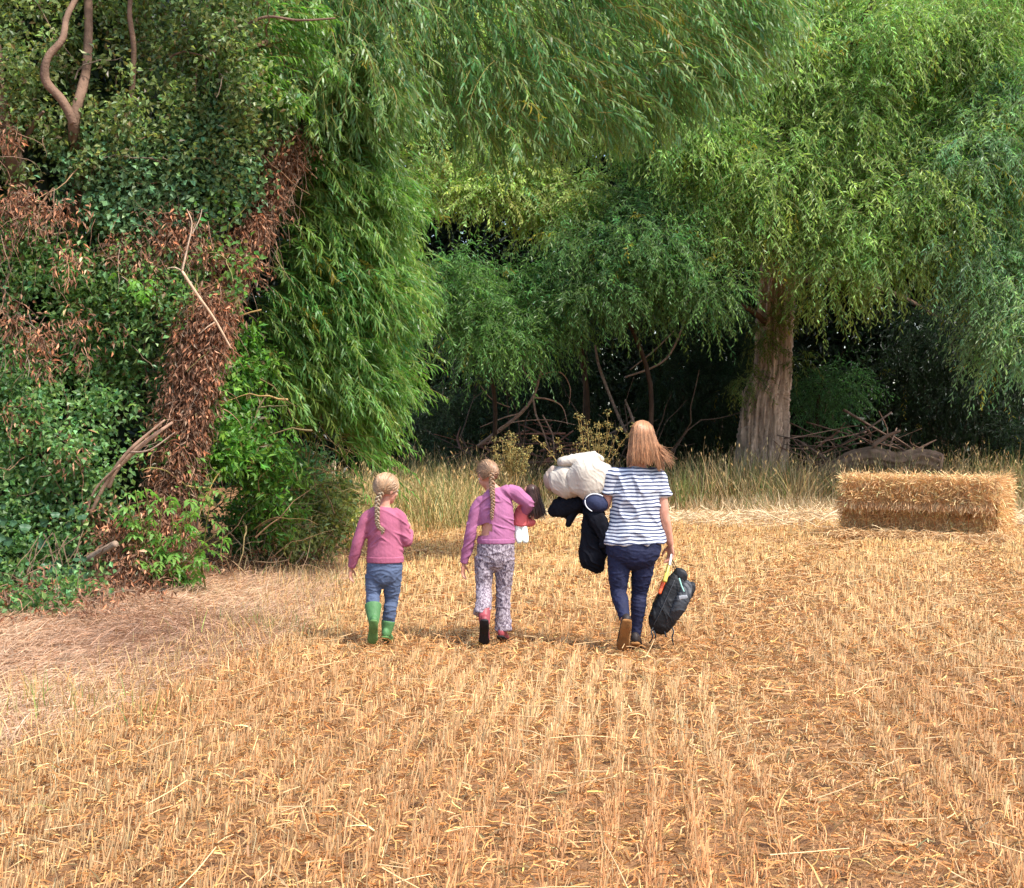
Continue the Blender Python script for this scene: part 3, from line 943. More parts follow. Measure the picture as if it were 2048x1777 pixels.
for label, spots, n in (
        ('withered brown ivy wrapped up the leaning trunk', [(325 + 12 * math.sin(i), 1190 - i * 48, 13.9, .19, 1.3) for i in range(4)] + [(335 + (i * 48) * .2, 1010 - i * 48, 13.98, .19, 1.3) for i in range(9)] + [(432 + i * 36, 600 - i * 72, 14.3 + .12 * i, .19, 1.1) for i in range(5)], 13500),
        ('withered brown creeper hanging at the left edge of the hedge', [(60, 400, 13.6, .25, 1.2), (30, 450, 13.6, .25, 1), (110, 440, 13.6, .18, .8), (20, 640, 13.5, .28, 1), (60, 700, 13.4, .25, 1), (10, 280, 13.7, .25, .7), (140, 520, 13.6, .2, .5), (160, 680, 13.5, .25, .6), (40, 830, 13.3, .2, .4), (130, 900, 13.2, .2, .4)], 1400),
        ('rusty dead creeper patch in the middle of the hedge', [(350, 455, 14.1, .2, 1), (390, 480, 14.1, .2, 1), (330, 480, 14.0, .15, .7), (250, 500, 13.9, .2, .6), (300, 560, 14, .2, .5)], 1200),
        ('rusty dead bracken heaped at the foot of the hedge', [(60, 1210, 12.2, .2, 1), (130, 1225, 12.0, .2, 1), (10, 1235, 11.8, .2, .9), (200, 1225, 12.1, .2, 1), (270, 1215, 12.4, .18, .7), (90, 1262, 11.3, .15, .6), (20, 1270, 11.2, .16, .6), (160, 1262, 11.4, .15, .6), (220, 1250, 11.6, .15, .5), (235, 1080, 13.2, .2, 1), (250, 1140, 13.1, .22, 1.4), (225, 1190, 13.0, .2, 1.2), (285, 1170, 13.1, .22, 1.2), (320, 1120, 13.3, .2, 1), (200, 1040, 13.3, .15, .5)], 3900)):
    hedge_plant('dead_ivy', label, 'dead ivy', spots, int(n * 1.45), .068, .021, BROWN, DRY_LEAF, n // 11, srgb(140, 110, 90), (spots[0][0], 1190, spots[0][2]), v=.48, droop=1.1, up=.1, stem_r=.0032, stem_len=(.15, .35), hang=1.0)

# ------------------------------------------------------------------ single plants, dead wood and the bale
def pinnate_sapling(label, sprays, base, col, seed):
    """Sapling whose big leaves can be told apart: every leaf is a part."""
    T = thing('elder_sapling', label, 'sapling')
    g = np.random.default_rng(seed)
    protos = []
    for k in range(3):
        a = Acc()
        m = 5
        P = np.array([[0, 0, 0], [0, .03, 0], [0, .03, 0], [0, .065, 0], [0, .065, 0]]) + 0.0
        D = np.array([[0, 1, 0], [.8, .6, 0], [-.8, .6, 0], [.7, .8, 0], [-.7, .8, 0]]) + g.normal(size=(5, 3)) * .12
        P[0] = [0, .085, 0]
        leaves(a, P, D, np.array([[0, 0, 1.]] * 5) + g.normal(size=(5, 3)) * .2, np.array([.085, .06, .06, .075, .075]), .028, vary(np.asarray(col), 5, .12, .05), True, .3, .15)
        ribbons(a, np.array([[[0, 0, 0], [0, .045, .003], [0, .09, 0]]]), .004, np.asarray(col) * .8, np.array([[0, 0, 1.]]))
        o = a.build('leaf', LEAF, T)
        protos.append(o)
    stems = Acc()
    first = [True] * 3
    for (p0, p1, nl) in sprays:
        p0, p1 = np.asarray(p0), np.asarray(p1)
        mid = (p0 + p1) / 2 + np.array([0, -.05, .06])
        limb(stems, [p0, mid, p1], [.008, .006, .003], srgb(120, 116, 60), 5, 5, .03)
        for i in range(nl):
            t = .25 + .75 * i / max(1, nl - 1)
            q = (1 - t) ** 2 * p0 + 2 * t * (1 - t) * mid + t * t * p1
            k = int(g.integers(0, 3))
            if first[k]:
                o = protos[k]
                first[k] = False
            else:
                o = protos[k].copy()
                COL.objects.link(o)
            az = g.random() * 2 * math.pi
            dr = Vector((math.cos(az), math.sin(az) - .45, -.25 - .5 * g.random()))
            o.rotation_euler = dr.to_track_quat('Y', 'Z').to_euler()
            o.scale = (1, 1, 1) if False else [float(.8 + .5 * g.random())] * 3
            o.location = [float(v) for v in q]
    stems.build('stem', TWIG, T, True)
    settle(T, base)


sp = []
for i in range(24):
    x0, y0 = 285 + 130 * rng.random(), 1180
    sp.append((W(x0, y0, 13.4), W(240 + 215 * rng.random(), 970 + 190 * rng.random(), 12.9 + .3 * rng.random()), 6))
pinnate_sapling('fresh bright green elder sapling at the foot of the leaning trunk', sp, (W(330, 1190, 13.4)[0], 13.4, 0), srgb(122, 164, 78), 5)
sp = []
for i in range(5):
    sp.append((W(300, 620, 14.2), W(215 + 110 * rng.random(), 535 + 60 * rng.random(), 13.5), 4))
pinnate_sapling('bright broad leaves poking out of the hedge beside a bare twig', sp, (W(300, 620, 14.2)[0], 14.2, 0), srgb(110, 156, 62), 6)
sp = []
for i in range(6):
    sp.append((W(430, 960, 14.6), W(400 + 100 * rng.random(), 860 + 90 * rng.random(), 14.1), 5))
pinnate_sapling('light green elder leaves above the sapling beside the willow sprays', sp, (W(430, 1180, 14.6)[0], 14.6, 0), srgb(118, 156, 60), 7)

# broad ivy leaves at the lower left
T = thing('ground_ivy', 'ivy with broad dark leaves trailing at the lower left hedge foot', 'ivy')
a = Acc()
an = np.linspace(0, 2 * math.pi, 11)[:-1]
rad = np.array([.55, .75, 1.0, .72, .95, .6, .95, .72, 1.0, .75]) * .5
pv = np.stack([np.sin(an) * rad, .5 - np.cos(an) * rad, .06 * np.cos(an * 2)], 1)
a.add(np.concatenate([pv, [[0, .45, -.05]]]), [[i, (i + 1) % 10, 10] for i in range(10)], srgb(66, 98, 66))
proto = a.build('leaf', GLOSSY_LEAF, T)
for i in range(72):
    o = proto if i == 0 else proto.copy()
    if i:
        COL.objects.link(o)
    if i < 40:
        p = W(70 + 100 * rng.random(), 1120 + 85 * rng.random(), 12.75 + .15 * rng.random())
    else:
        p = W(-20 + 190 * rng.random(), 1000 + 190 * rng.random(), 12.85 + .15 * rng.random())
    p[2] = max(p[2], .12)
    o.location = [float(v) for v in p]
    o.rotation_euler = (math.radians(-62 + 30 * rng.normal()), math.radians(22 * rng.normal()), math.radians(160 + 35 * rng.normal()))
    o.scale = [float(.07 + .06 * rng.random())] * 3
st = Acc()
m = 16
pts = grow(np.array([W(60 + 110 * rng.random(), 1060 + 60 * rng.random(), 13.0) for _ in range(m)]), np.stack([rng.normal(size=m) * .5, -.4 * np.ones(m), -.6 * np.ones(m)], 1), .5, 5, .1, .15)
pts[..., 2] = np.maximum(pts[..., 2], .06)
tubes(st, pts, .006, .003, srgb(110, 90, 70), 4)
st.build('stem', TWIG, T)
settle(T, (W(110, 1210, 12.9)[0], 12.9, 0))


def dead_branch(label, limbs, base, col):
    T = thing('dead_branch', label, 'branch')
    for i, (ctrl, rad) in enumerate(limbs):
        a = Acc()
        limb(a, ctrl, rad, vary(np.asarray(col), 1, .1, .03)[0], 7, 6, .05, 60 + i)
        a.build('branch' if i == 0 else 'twig', TWIG, T, True)
    settle(T, base)


dead_branch('pale bare forked twig hanging in front of the hedge',
            [([W(462, 697, 13.6), W(430, 640, 13.55), W(395, 590, 13.5), W(365, 543, 13.5)], [.008, .012, .014, .012]),
             ([W(365, 543, 13.5), W(375, 500, 13.5), W(385, 450, 13.5), W(375, 420, 13.5)], [.011, .008, .006, .004]),
             ([W(385, 470, 13.5), W(400, 440, 13.5), W(405, 420, 13.5)], [.006, .004, .003]),
             ([W(365, 543, 13.5), W(350, 536, 13.5), W(335, 538, 13.5)], [.008, .006, .004]),
             ([W(430, 645, 13.55), W(415, 655, 13.5), W(400, 668, 13.5)], [.006, .004, .003])], (W(400, 1200, 13.9)[0], 13.9, 0), srgb(196, 166, 138))
dead_branch('grey broken branches slanting across a dark hollow in the hedge',
            [([W(215, 975, 13.2), W(235, 935, 13.2), W(290, 885, 13.2), W(345, 845, 13.3)], [.03, .028, .022, .012]),
             ([W(180, 1030, 13.2), W(215, 960, 13.15), W(260, 900, 13.1), W(330, 840, 13.2)], [.018, .018, .016, .008]),
             ([W(165, 1050, 13.2), W(190, 980, 13.15), W(240, 930, 13.1)], [.012, .012, .008]),
             ([W(260, 905, 13.1), W(300, 900, 13.05), W(350, 865, 13.1)], [.01, .008, .005])], (W(200, 1200, 13.2)[0], 13.2, 0), srgb(150, 122, 102))
dead_branch('grey log end sticking out of the foot of the hedge',
            [([W(175, 1120, 13.0), W(200, 1105, 12.9), W(232, 1088, 12.8)], [.035, .032, .028])], (W(200, 1200, 13)[0], 13, 0), srgb(140, 118, 100))
dead_branch('bare tangled dead branch standing in the shade behind the girls',
            [([W(955, 893, 30.2), W(1000, 860, 30.2), W(1040, 828, 30.2), W(1066, 795, 30.2), W(1080, 750, 30.3), W(1090, 700, 30.4)], [.035, .04, .035, .03, .025, .015]),
             ([W(1066, 795, 30.2), W(1100, 800, 30.2), W(1125, 815, 30.3), W(1135, 850, 30.3)], [.02, .018, .012, .008]),
             ([W(1066, 795, 30.2), W(1072, 830, 30.1), W(1085, 860, 30.1), W(1100, 905, 30.1)], [.025, .02, .016, .01]),
             ([W(1040, 828, 30.2), W(1010, 835, 30.1), W(960, 855, 30.1)], [.018, .014, .008]),
             ([W(1085, 830, 30.1), W(1105, 870, 30.1), W(1108, 910, 30.1)], [.016, .012, .008]),
             ([W(1080, 750, 30.3), W(1120, 745, 30.3), W(1140, 775, 30.3), W(1138, 810, 30.3)], [.014, .012, .01, .006]),
             ([W(1075, 770, 30.3), W(1050, 745, 30.2), W(1040, 700, 30.2)], [.016, .012, .006]),
             ([W(960, 770, 30.2), W(985, 800, 30.2), W(1020, 815, 30.2)], [.008, .01, .01]),
             ([W(975, 890, 30), W(1010, 850, 30), W(1090, 840, 30), W(1150, 850, 30)], [.012, .012, .01, .006])], (W(960, 990, 30.2)[0], 30.2, 0), srgb(150, 122, 104))
dead_branch('long bare stems crossing in the dark behind the woman',
            [([W(1190, 690, 31.5), W(1200, 740, 31.5), W(1240, 840, 31.4), W(1262, 880, 31.4)], [.02, .03, .035, .035]),
             ([W(1250, 800, 31.2), W(1262, 830, 31.2), W(1275, 870, 31.2)], [.02, .03, .03]),
             ([W(1215, 870, 31.2), W(1250, 852, 31.2), W(1270, 835, 31.2)], [.02, .02, .014]),
             ([W(1250, 755, 31.6), W(1330, 720, 31.6), W(1370, 640, 31.6), W(1378, 590, 31.6)], [.02, .025, .02, .012]),
             ([W(1260, 740, 31.6), W(1310, 700, 31.6), W(1350, 660, 31.6)], [.014, .016, .01])], (W(1250, 990, 31.4)[0], 31.4, 0), srgb(140, 120, 108))


def brush_pile(label, n, cx, cz, w, h, Y, col, base):
    T = thing('brushwood_pile', label, 'brushwood')
    for i in range(n):
        a = Acc()
        t = rng.random()
        p = W(cx, cz, Y) + np.array([(rng.random() - .5) * w, (rng.random() - .5) * .9, (rng.random() ** 1.4) * h])
        p[2] = p[2] * (1 - .55 * abs(p[0] - W(cx, cz, Y)[0]) / w)
        an = rng.normal() * .8 + (math.pi if rng.random() < .5 else 0)
        d = np.array([math.cos(an), math.sin(an) * .5, rng.normal() * .38])
        L = .5 + 1.1 * rng.random()
        k = nrm(np.cross(d, [0, 0, 1.])) * rng.normal() * .25
        r = .01 + .022 * rng.random() ** 2
        limb(a, [p - d * L / 2, p + k, p + d * L / 2 + k * .4], [r, r * .9, r * .35], vary(np.asarray(col), 1, .25, .05)[0], 5, 4, .05, 100 + i)
        a.build('branch', TWIG, T, True)
    settle(T, base)


brush_pile('heap of cut brown brushwood on the ground right of the big trunk', 95, 1710, 950, 3.2, 1.15, 31.6, srgb(120, 94, 80), (W(1700, 1000, 31.6)[0], 31.6, .1))
brush_pile('low heap of reddish brown brushwood in shade behind the girls', 46, 1050, 925, 2.9, .95, 31.2, srgb(116, 84, 72), (W(1050, 1000, 31.2)[0], 31.2, .1))

T = thing('fallen_log', 'thick fallen log with peeling bark lying behind the straw bale', 'log')
a = Acc()
furrowed_trunk(a, [W(1640, 955, 31.2), W(1700, 925, 30.9), W(1750, 917, 30.7), W(1790, 925, 30.5), W(1835, 920, 30.4), W(1884, 928, 30.2)], [.14, .22, .25, .20, .22, .17], srgb(146, 118, 98), 12, 40, 12, .035)
a.build('stem', BARK, T, True)
a = Acc()
limb(a, [W(1745, 893, 30.5), W(1775, 872, 30.4), W(1800, 862, 30.3)], [.05, .04, .025], srgb(140, 112, 94), 7, 4, .05)
a.build('stub', BARK, T, True)
settle(T, (W(1760, 1000, 30.6)[0], 30.6, .1))

# weed post and dock plants
T = thing('wooden_post', 'weathered thin wooden stake standing in the grass behind the smaller girl', 'post')
a = Acc()
limb(a, [W(666, 1040, 20.5), W(666, 980, 20.5), W(668, 922, 20.5)], [.035, .034, .032], srgb(206, 186, 150), 6, 3, .03)
a.build('stake', TWIG, T, False)
a = Acc()
limb(a, [W(655, 1035, 20.4), W(660, 985, 20.4), W(658, 962, 20.4)], [.026, .024, .02], srgb(200, 176, 140), 6, 3, .03)
a.build('splinter', TWIG, T, False)
settle(T, (W(666, 1070, 20.5)[0], 20.5, 0))


def seeding_weed(label, px, py_top, Y, wid):
    T = thing('seeding_dock', label, 'weed')
    b = W(px, 1000, Y)
    b[2] = .1
    top = W(px, py_top, Y)
    h = top[2] - b[2]
    a, f = Acc(), Acc()
    m = 16
    pts = grow(np.repeat(b[None], m, 0) + rng.normal(size=(m, 3)) * .04, np.stack([rng.normal(size=m) * wid, rng.normal(size=m) * .3, np.ones(m)], 1), h * (.75 + .3 * rng.random(m)), 8, -.02, .06)
    tubes(a, pts, .008, .003, vary(srgb(180, 150, 96), m, .15, .05), 4)
    a.build('stem', TWIG, T)
    for k in range(m):
        for q in range(5, 9):
            scatter(f, pts[k, q], (.07, .07, .06), 26, .036, .024, vary(srgb(140, 128, 78), 26, .28, .1))
    f.build('seed_head', DRY_LEAF, T, kind='stuff')
    settle(T, b)


seeding_weed('big dry yellow seeding dock above the white bundle', 1180, 822, 27.6, .24)
seeding_weed('small dry yellow seeding dock right of the girl with the doll', 1024, 872, 27.6, .2)

# nettles and weeds at the corner of the hedge
for label, spots, n, col in (
        ('olive green weeds at the hedge corner left of the smaller girl', [(610, 1010, 16.6, .35, 1), (570, 1060, 15.8, .35, 1.2), (650, 1050, 16.4, .35, 1.1), (670, 1000, 18, .3, .9), (520, 1080, 16.2, .3, .9), (600, 1080, 16.6, .3, 1)], 6800, srgb(150, 154, 96)),
        ('dark green nettles under the willow sprays at the hedge corner', [(560, 960, 17, .35, 1.2), (520, 1010, 16.4, .3, 1), (600, 940, 17.5, .35, 1.2), (480, 1060, 15.8, .3, .8), (640, 970, 18, .3, .8)], 5600, srgb(108, 144, 92))):
    hedge_plant('nettle_patch', label, 'weeds', spots, n, .075, .034, col, None, 110, srgb(160, 136, 92), (spots[0][0], 1150, spots[0][2]), droop=.4, stem_r=.006)
hedge_plant('withered_weeds', 'withered dark brown weeds on the ground under the hedge corner', 'weeds',
            [(470, 1140, 15.2, .25, 1), (530, 1150, 15.4, .28, 1), (590, 1140, 15.9, .28, 1), (640, 1120, 16.3, .25, .8), (420, 1170, 14.6, .25, .9), (560, 1190, 14.6, .2, .5)], 2300, .075, .018, srgb(124, 94, 70), DRY_LEAF, 150, srgb(134, 108, 82), (520, 1170, 15), v=.45, droop=.5, stem_r=.006)

# ------------------------------------------------------------------ the straw bale
T = thing('straw_bale', 'big oblong straw bale lying on the stubble before the willow', 'bale')
BL, BD, BH = 2.30, .82, .84
fl, fr_ = W(1690, 1072, 21.6), W(1990, 1084, 20.55)
ux = nrm(np.array([fr_[0] - fl[0], fr_[1] - fl[1], 0]))
uy = np.array([-ux[1], ux[0], 0])
org = np.array([fl[0], fl[1], 0.0])
BL = float(np.linalg.norm((fr_ - fl)[:2]))


def bp(a_, b_, c_):
    a_, b_, c_ = np.asarray(a_)[..., None], np.asarray(b_)[..., None], np.asarray(c_)[..., None]
    return org + ux * a_ + uy * b_ + np.array([0, 0, 1.]) * c_


bm = bmesh.new()
bmesh.ops.create_cube(bm, size=1)
bmesh.ops.subdivide_edges(bm, edges=bm.edges[:], cuts=27, use_grid_fill=True)
for v in bm.verts:
    u_, w_, z_ = v.co.x + .5, v.co.y + .5, v.co.z + .5
    corner = 0
    for q in (u_, w_, z_):
        corner += 1 if q < .03 or q > .97 else 0
    bul = .035 * math.sin(math.pi * u_) * math.sin(math.pi * z_)
    seam = -.05 * math.exp(-((z_ - .52) / .05) ** 2) + .02 * math.exp(-((z_ - .60) / .05) ** 2) - .085 * (z_ < .52) + .045 * (z_ > .55) * (1.3 - .6 * z_)
    flake = .018 * math.sin(u_ * 2 * math.pi * 9 + 1.3 * math.sin(z_ * 4)) + .03 * mnoise.noise(Vector((u_ * 9, w_ * 6, z_ * 6)))
    off = bul + seam + flake - (.03 if corner >= 2 else 0)
    a_, b_, c_ = u_ * BL, w_ * BD, z_ * BH
    if w_ < .02:
        b_ -= off
    elif w_ > .98:
        b_ += off
    if u_ < .02:
        a_ -= off
    elif u_ > .98:
        a_ += off
    if z_ > .98:
        c_ += .02 * mnoise.noise(Vector((a_ * 4, b_ * 4, 3))) - (.035 if corner >= 2 else 0)
    v.co = Vector(bp(a_, b_, c_ + .02).tolist())
me = bpy.data.meshes.new('core')
bm.to_mesh(me)
bm.free()
BALE_M = mat_noise('baled_straw', tuple(srgb(150, 108, 70)), tuple(srgb(212, 168, 116)), scale=16, rough=.9, bump=1.0, bscale=70, stretch=(2.2, 2.2, .7), dist=.03)
link('core', me, BALE_M, T)
a = Acc()


def bale_straw(n, side):
    u_, z_ = rng.random(n), rng.random(n)
    if side == 'front':
        z_ = np.where((z_ > .46) & (z_ < .54), z_ + .1, z_)
        st = bp(u_ * BL, np.where(z_ < .54, .05, -.075) - .01 * rng.random(n), z_ * BH * .98 + .02)
        nn = -uy
        d = ux * rng.normal(size=(n, 1)) * .5 + np.array([0, 0, 1]) * rng.normal(size=(n, 1)) * 1.0 + nn * (.05 + .28 * rng.random((n, 1)))
    elif side == 'right':
        st = bp(np.full(n, BL + .03), u_ * BD, z_ * BH * .98 + .02)
        nn = ux
        d = uy * rng.normal(size=(n, 1)) * .5 + np.array([0, 0, 1]) * rng.normal(size=(n, 1)) + nn * (.15 + .6 * rng.random((n, 1)))
    elif side == 'left':
        st = bp(np.full(n, -.03), u_ * BD, z_ * BH * .98 + .02)
        nn = -ux
        d = uy * rng.normal(size=(n, 1)) * .5 + np.array([0, 0, 1]) * rng.normal(size=(n, 1)) + nn * (.2 + .6 * rng.random((n, 1)))
    else:
        st = bp(u_ * BL, z_ * BD, np.full(n, BH + .02))
        d = ux * rng.normal(size=(n, 1)) + uy * rng.normal(size=(n, 1)) + np.array([0, 0, 1]) * (.05 + .45 * rng.random((n, 1)) ** 2)
    pts = grow(st, d, .06 + .13 * rng.random(n), 4, .16, .16)
    pts[..., 2] = np.maximum(pts[..., 2], .01)
    ribbons(a, pts, .004 + .0045 * rng.random(n), vary(srgb(226, 182, 128), n, .32, .06), taper=False)


bale_straw(10500, 'front')
bale_straw(3000, 'right')
bale_straw(1800, 'left')
bale_straw(3200, 'top')
# the ragged overhang half way up
n = 1500
st = bp(rng.random(n) * BL, np.full(n, -.08), BH * (.60 + .02 * rng.normal(size=n)))
pts = grow(st, -uy + ux * rng.normal(size=(n, 1)) * .8 + np.array([0, 0, -.3]), .05 + .09 * rng.random(n), 4, .45, .15)
ribbons(a, pts, .008, vary(srgb(216, 178, 130), n, .18, .06), taper=False)
# straw spilled round the foot
n = 1500
st = bp(-.2 + rng.random(n) * (BL + .4), -.08 - .25 * rng.random(n) ** 2, .01 + .1 * rng.random(n))
pts = grow(st, ux * rng.normal(size=(n, 1)) - uy * .4 + np.array([0, 0, .2]), .15 + .1 * rng.random(n), 4, .2, .2)
ribbons(a, pts, .008, vary(srgb(212, 176, 128), n, .2, .06), taper=False)
a.build('loose_straw', STRAW, T, kind='stuff')
for k in (.16, .36, .62, .84):
    tw = Acc()
    zz = np.linspace(0.03, BH + .02, 14)
    p = bp(np.full(14, k * BL), -.035 - .04 * np.sin(np.linspace(0, math.pi, 14)), zz)
    tubes(tw, p[None], .004, .004, srgb(190, 120, 70), 4)
    tw.build('twine', STRAW, T)
settle(T, bp(BL / 2, BD / 2, 0))

# ------------------------------------------------------------------ people: kit
def tube(P, A, B=None, side=(1, 0, 0), n=18, cap=.7, sq=1.0):
    """Closed, tapering limb through points P with half widths A (along side) and B; rounded ends."""
    P = np.asarray(P, float)
    A = np.asarray(A, float)
    B = A if B is None else np.asarray(B, float)
    T = nrm(np.gradient(P, axis=0))
    pts, aa, bb, tt = list(P), list(A), list(B), list(T)
    if cap > 0:
        e0, e1 = min(A[0], B[0]) * cap, min(A[-1], B[-1]) * cap
        pts = [P[0] - T[0] * e0, P[0] - T[0] * e0 * .75] + pts + [P[-1] + T[-1] * e1 * .75, P[-1] + T[-1] * e1]
        aa = [A[0] * .25, A[0] * .68] + aa + [A[-1] * .68, A[-1] * .25]
        bb = [B[0] * .25, B[0] * .68] + bb + [B[-1] * .68, B[-1] * .25]
        tt = [T[0], T[0]] + tt + [T[-1], T[-1]]
    V = []
    for p, a_, b_, t in zip(pts, aa, bb, tt):
        s = np.asarray(side, float)
        s = nrm(s - t * np.dot(s, t))
        q = np.cross(t, s)
        an = np.arange(n) / n * 2 * math.pi
        ca, sa = np.cos(an), np.sin(an)
        ca, sa = np.sign(ca) * np.abs(ca) ** sq, np.sign(sa) * np.abs(sa) ** sq
        V.append(p + ca[:, None] * s * a_ + sa[:, None] * q * b_)
    K = len(V)
    V = np.concatenate(V + [pts[0][None], pts[-1][None]])
    F = []
    for k in range(K - 1):
        for i in range(n):
            a_, b_ = k * n + i, k * n + (i + 1) % n
            F += [[a_, b_, b_ + n], [a_, b_ + n, a_ + n]]
    for i in range(n):
        F += [[K * n, (i + 1) % n, i], [K * n + 1, (K - 1) * n + i, (K - 1) * n + (i + 1) % n]]
    return V, np.array(F)


def ellipsoid(c, r, R=None, n=20):
    th = np.linspace(0, math.pi, n // 2 + 1)[1:-1]
    ph = np.arange(n) / n * 2 * math.pi
    V = np.array([[math.sin(t) * math.cos(p), math.sin(t) * math.sin(p), math.cos(t)] for t in th for p in ph] + [[0, 0, 1], [0, 0, -1]])
    F = []
    m = len(th)
    for k in range(m - 1):
        for i in range(n):
            a_, b_ = k * n + i, k * n + (i + 1) % n
            F += [[a_, b_ + n, b_], [a_, a_ + n, b_ + n]]
    for i in range(n):
        F += [[m * n, i, (i + 1) % n], [m * n + 1, (m - 1) * n + (i + 1) % n, (m - 1) * n + i]]
    V = V * np.asarray(r)
    if R is not None:
        V = V @ np.asarray(R).T
    return V + np.asarray(c), np.array(F)


def curve(P, k=6):
    """Smooth polyline through points (Catmull-Rom), also for radii rows."""
    P = np.asarray(P, float)
    if P.ndim == 1:
        P = P[:, None]
    out = []
    m = len(P)
    for i in range(m - 1):
        p0, p1, p2, p3 = P[max(i - 1, 0)], P[i], P[i + 1], P[min(i + 2, m - 1)]
        for j in range(k):
            t = j / k
            out.append(.5 * (2 * p1 + (p2 - p0) * t + (2 * p0 - 5 * p1 + 4 * p2 - p3) * t * t + (3 * p1 - p0 - 3 * p2 + p3) * t ** 3))
    out.append(P[-1])
    return np.array(out)


def ctube(P, A, B=None, side=(1, 0, 0), k=5, n=18, cap=.7, sq=1.0):
    return tube(curve(P, k), np.maximum(curve(A, k)[:, 0], .002), None if B is None else np.maximum(curve(B, k)[:, 0], .002), side, n, cap, sq)


def fuse(name, shells, voxel=.006, smooth=6, keep=1.0, wrinkle=None, cut=None):
    """Closed shells melted into one continuous skin."""
    V, F, k = [], [], 0
    for v, f in shells:
        V.append(v)
        F.append(f + k)
        k += len(v)
    me = bpy.data.meshes.new(name)
    me.from_pydata(np.concatenate(V).tolist(), [], np.concatenate(F).tolist())
    o = bpy.data.objects.new(name, me)
    COL.objects.link(o)
    m = o.modifiers.new('r', 'REMESH')
    m.mode = 'VOXEL'
    m.voxel_size = voxel
    m = o.modifiers.new('s', 'SMOOTH')
    m.factor, m.iterations = .5, smooth
    dg = bpy.context.evaluated_depsgraph_get()
    me2 = bpy.data.meshes.new_from_object(o.evaluated_get(dg))
    bpy.data.objects.remove(o)
    bpy.data.meshes.remove(me)
    if wrinkle is not None:
        me2.update()
        n = len(me2.vertices)
        co = np.empty(n * 3, np.float32)
        no = np.empty(n * 3, np.float32)
        me2.vertices.foreach_get('co', co)
        me2.vertices.foreach_get('normal', no)
        co, no = co.reshape(-1, 3), no.reshape(-1, 3)
        co = co + no * wrinkle(co)[:, None]
        me2.vertices.foreach_set('co', co.ravel().astype(np.float32))
    if cut is not None:
        bm = bmesh.new()
        bm.from_mesh(me2)
        bmesh.ops.delete(bm, geom=[f for f in bm.faces if cut(f.calc_center_median(), f.normal)], context='FACES')
        bm.to_mesh(me2)
        bm.free()
    if keep < 1:
        o = bpy.data.objects.new(name, me2)
        COL.objects.link(o)
        m = o.modifiers.new('d', 'DECIMATE')
        m.ratio = keep
        dg = bpy.context.evaluated_depsgraph_get()
        me3 = bpy.data.meshes.new_from_object(o.evaluated_get(dg))
        bpy.data.objects.remove(o)
        bpy.data.meshes.remove(me2)
        me2 = me3
    me2.polygons.foreach_set('use_smooth', np.ones(len(me2.polygons), bool))
    me2.name = name
    return me2


def folds(scale=(9, 9, 14), amp=.006, seed=0.0, pleat=0.0):
    def f(co):
        out = np.empty(len(co))
        for i, c in enumerate(co):
            q = Vector((c[0] * scale[0] + seed, c[1] * scale[1], c[2] * scale[2] + c[0] * 6))
            w = mnoise.noise(q)
            out[i] = amp * 1.5 * (math.exp(-(w / .14) ** 2) - .3) + amp * .5 * mnoise.noise(q * 2.3)
        return out
    return f


def mat_plain(name, col, rough=.7, spec=.3, bump=.15, bscale=220, var=.12):
    c = np.asarray(col)
    return mat_noise(name, tuple(c * (1 - var)), tuple(np.clip(c * (1 + var), 0, 1)), scale=14, rough=rough, spec=spec, bump=max(bump, .45), bscale=min(bscale, 42), dist=.007, stretch=(1, 1, .7))


SKIN = mat_noise('skin', tuple(srgb(182, 126, 104)), tuple(srgb(206, 150, 126)), scale=18, rough=.5, spec=.35, bump=.05, bscale=120, dist=.001)
SKIN.node_tree.nodes['Principled BSDF'].inputs['Subsurface Weight'].default_value = .08
SKIN.node_tree.nodes['Principled BSDF'].inputs['Subsurface Radius'].default_value = (.012, .005, .003)
HAIR = mat_tint('hair', rough=.42, spec=.4)


def rot(yaw=0, pitch=0, roll=0):
    """Head turn: yaw left positive, pitch down negative, roll towards the right shoulder positive (degrees)."""
    return np.array(Matrix.Rotation(math.radians(yaw), 3, 'Z') @ Matrix.Rotation(math.radians(pitch), 3, 'X') @ Matrix.Rotation(math.radians(roll), 3, 'Y'))


def head_shells(c, R, s=1.0):
    """A head facing +y before rotation: skull, jaw, cheeks, brow, nose, lips, ears."""
    def at(p):
        return np.asarray(c) + R @ (np.asarray(p, float) * s)

    def el(p, r):
        return ellipsoid(at(p), np.asarray(r) * s, R)
    sh = [el((0, -.012, .022), (.073, .092, .088)), el((0, .032, -.045), (.055, .058, .062)), el((0, .060, -.085), (.028, .026, .022)),
          el((.034, .056, -.028), (.024, .026, .026)), el((-.034, .056, -.028), (.024, .026, .026)), el((0, .068, .028), (.048, .020, .020)),
          el((0, .096, -.026), (.013, .017, .013)), el((0, .083, -.004), (.010, .014, .026)), el((0, .082, -.056), (.022, .010, .006)), el((0, .080, -.066), (.019, .010, .006))]
    for sd in (-1, 1):
        sh.append(el((sd * .074, -.004, -.006), (.008, .018, .031)))
        sh.append(el((sd * .078, -.010, .012), (.007, .014, .014)))
    return sh


def eyes(parent, c, R, s):
    for sd in (-1, 1):
        v, f = ellipsoid(np.asarray(c) + R @ (np.array([sd * .030, .074, .004]) * s), np.array([.0135, .009, .010]) * s, R, 12)
        a = Acc()
        a.add(v, f, srgb(235, 230, 225))
        e = a.build('eye', HAIR, parent, True)
        v, f = ellipsoid(np.asarray(c) + R @ (np.array([sd * .030, .081, .004]) * s), np.array([.006, .004, .006]) * s, R, 10)
        a = Acc()
        a.add(v, f, srgb(70, 60, 50))
        a.build('iris', HAIR, e, True)


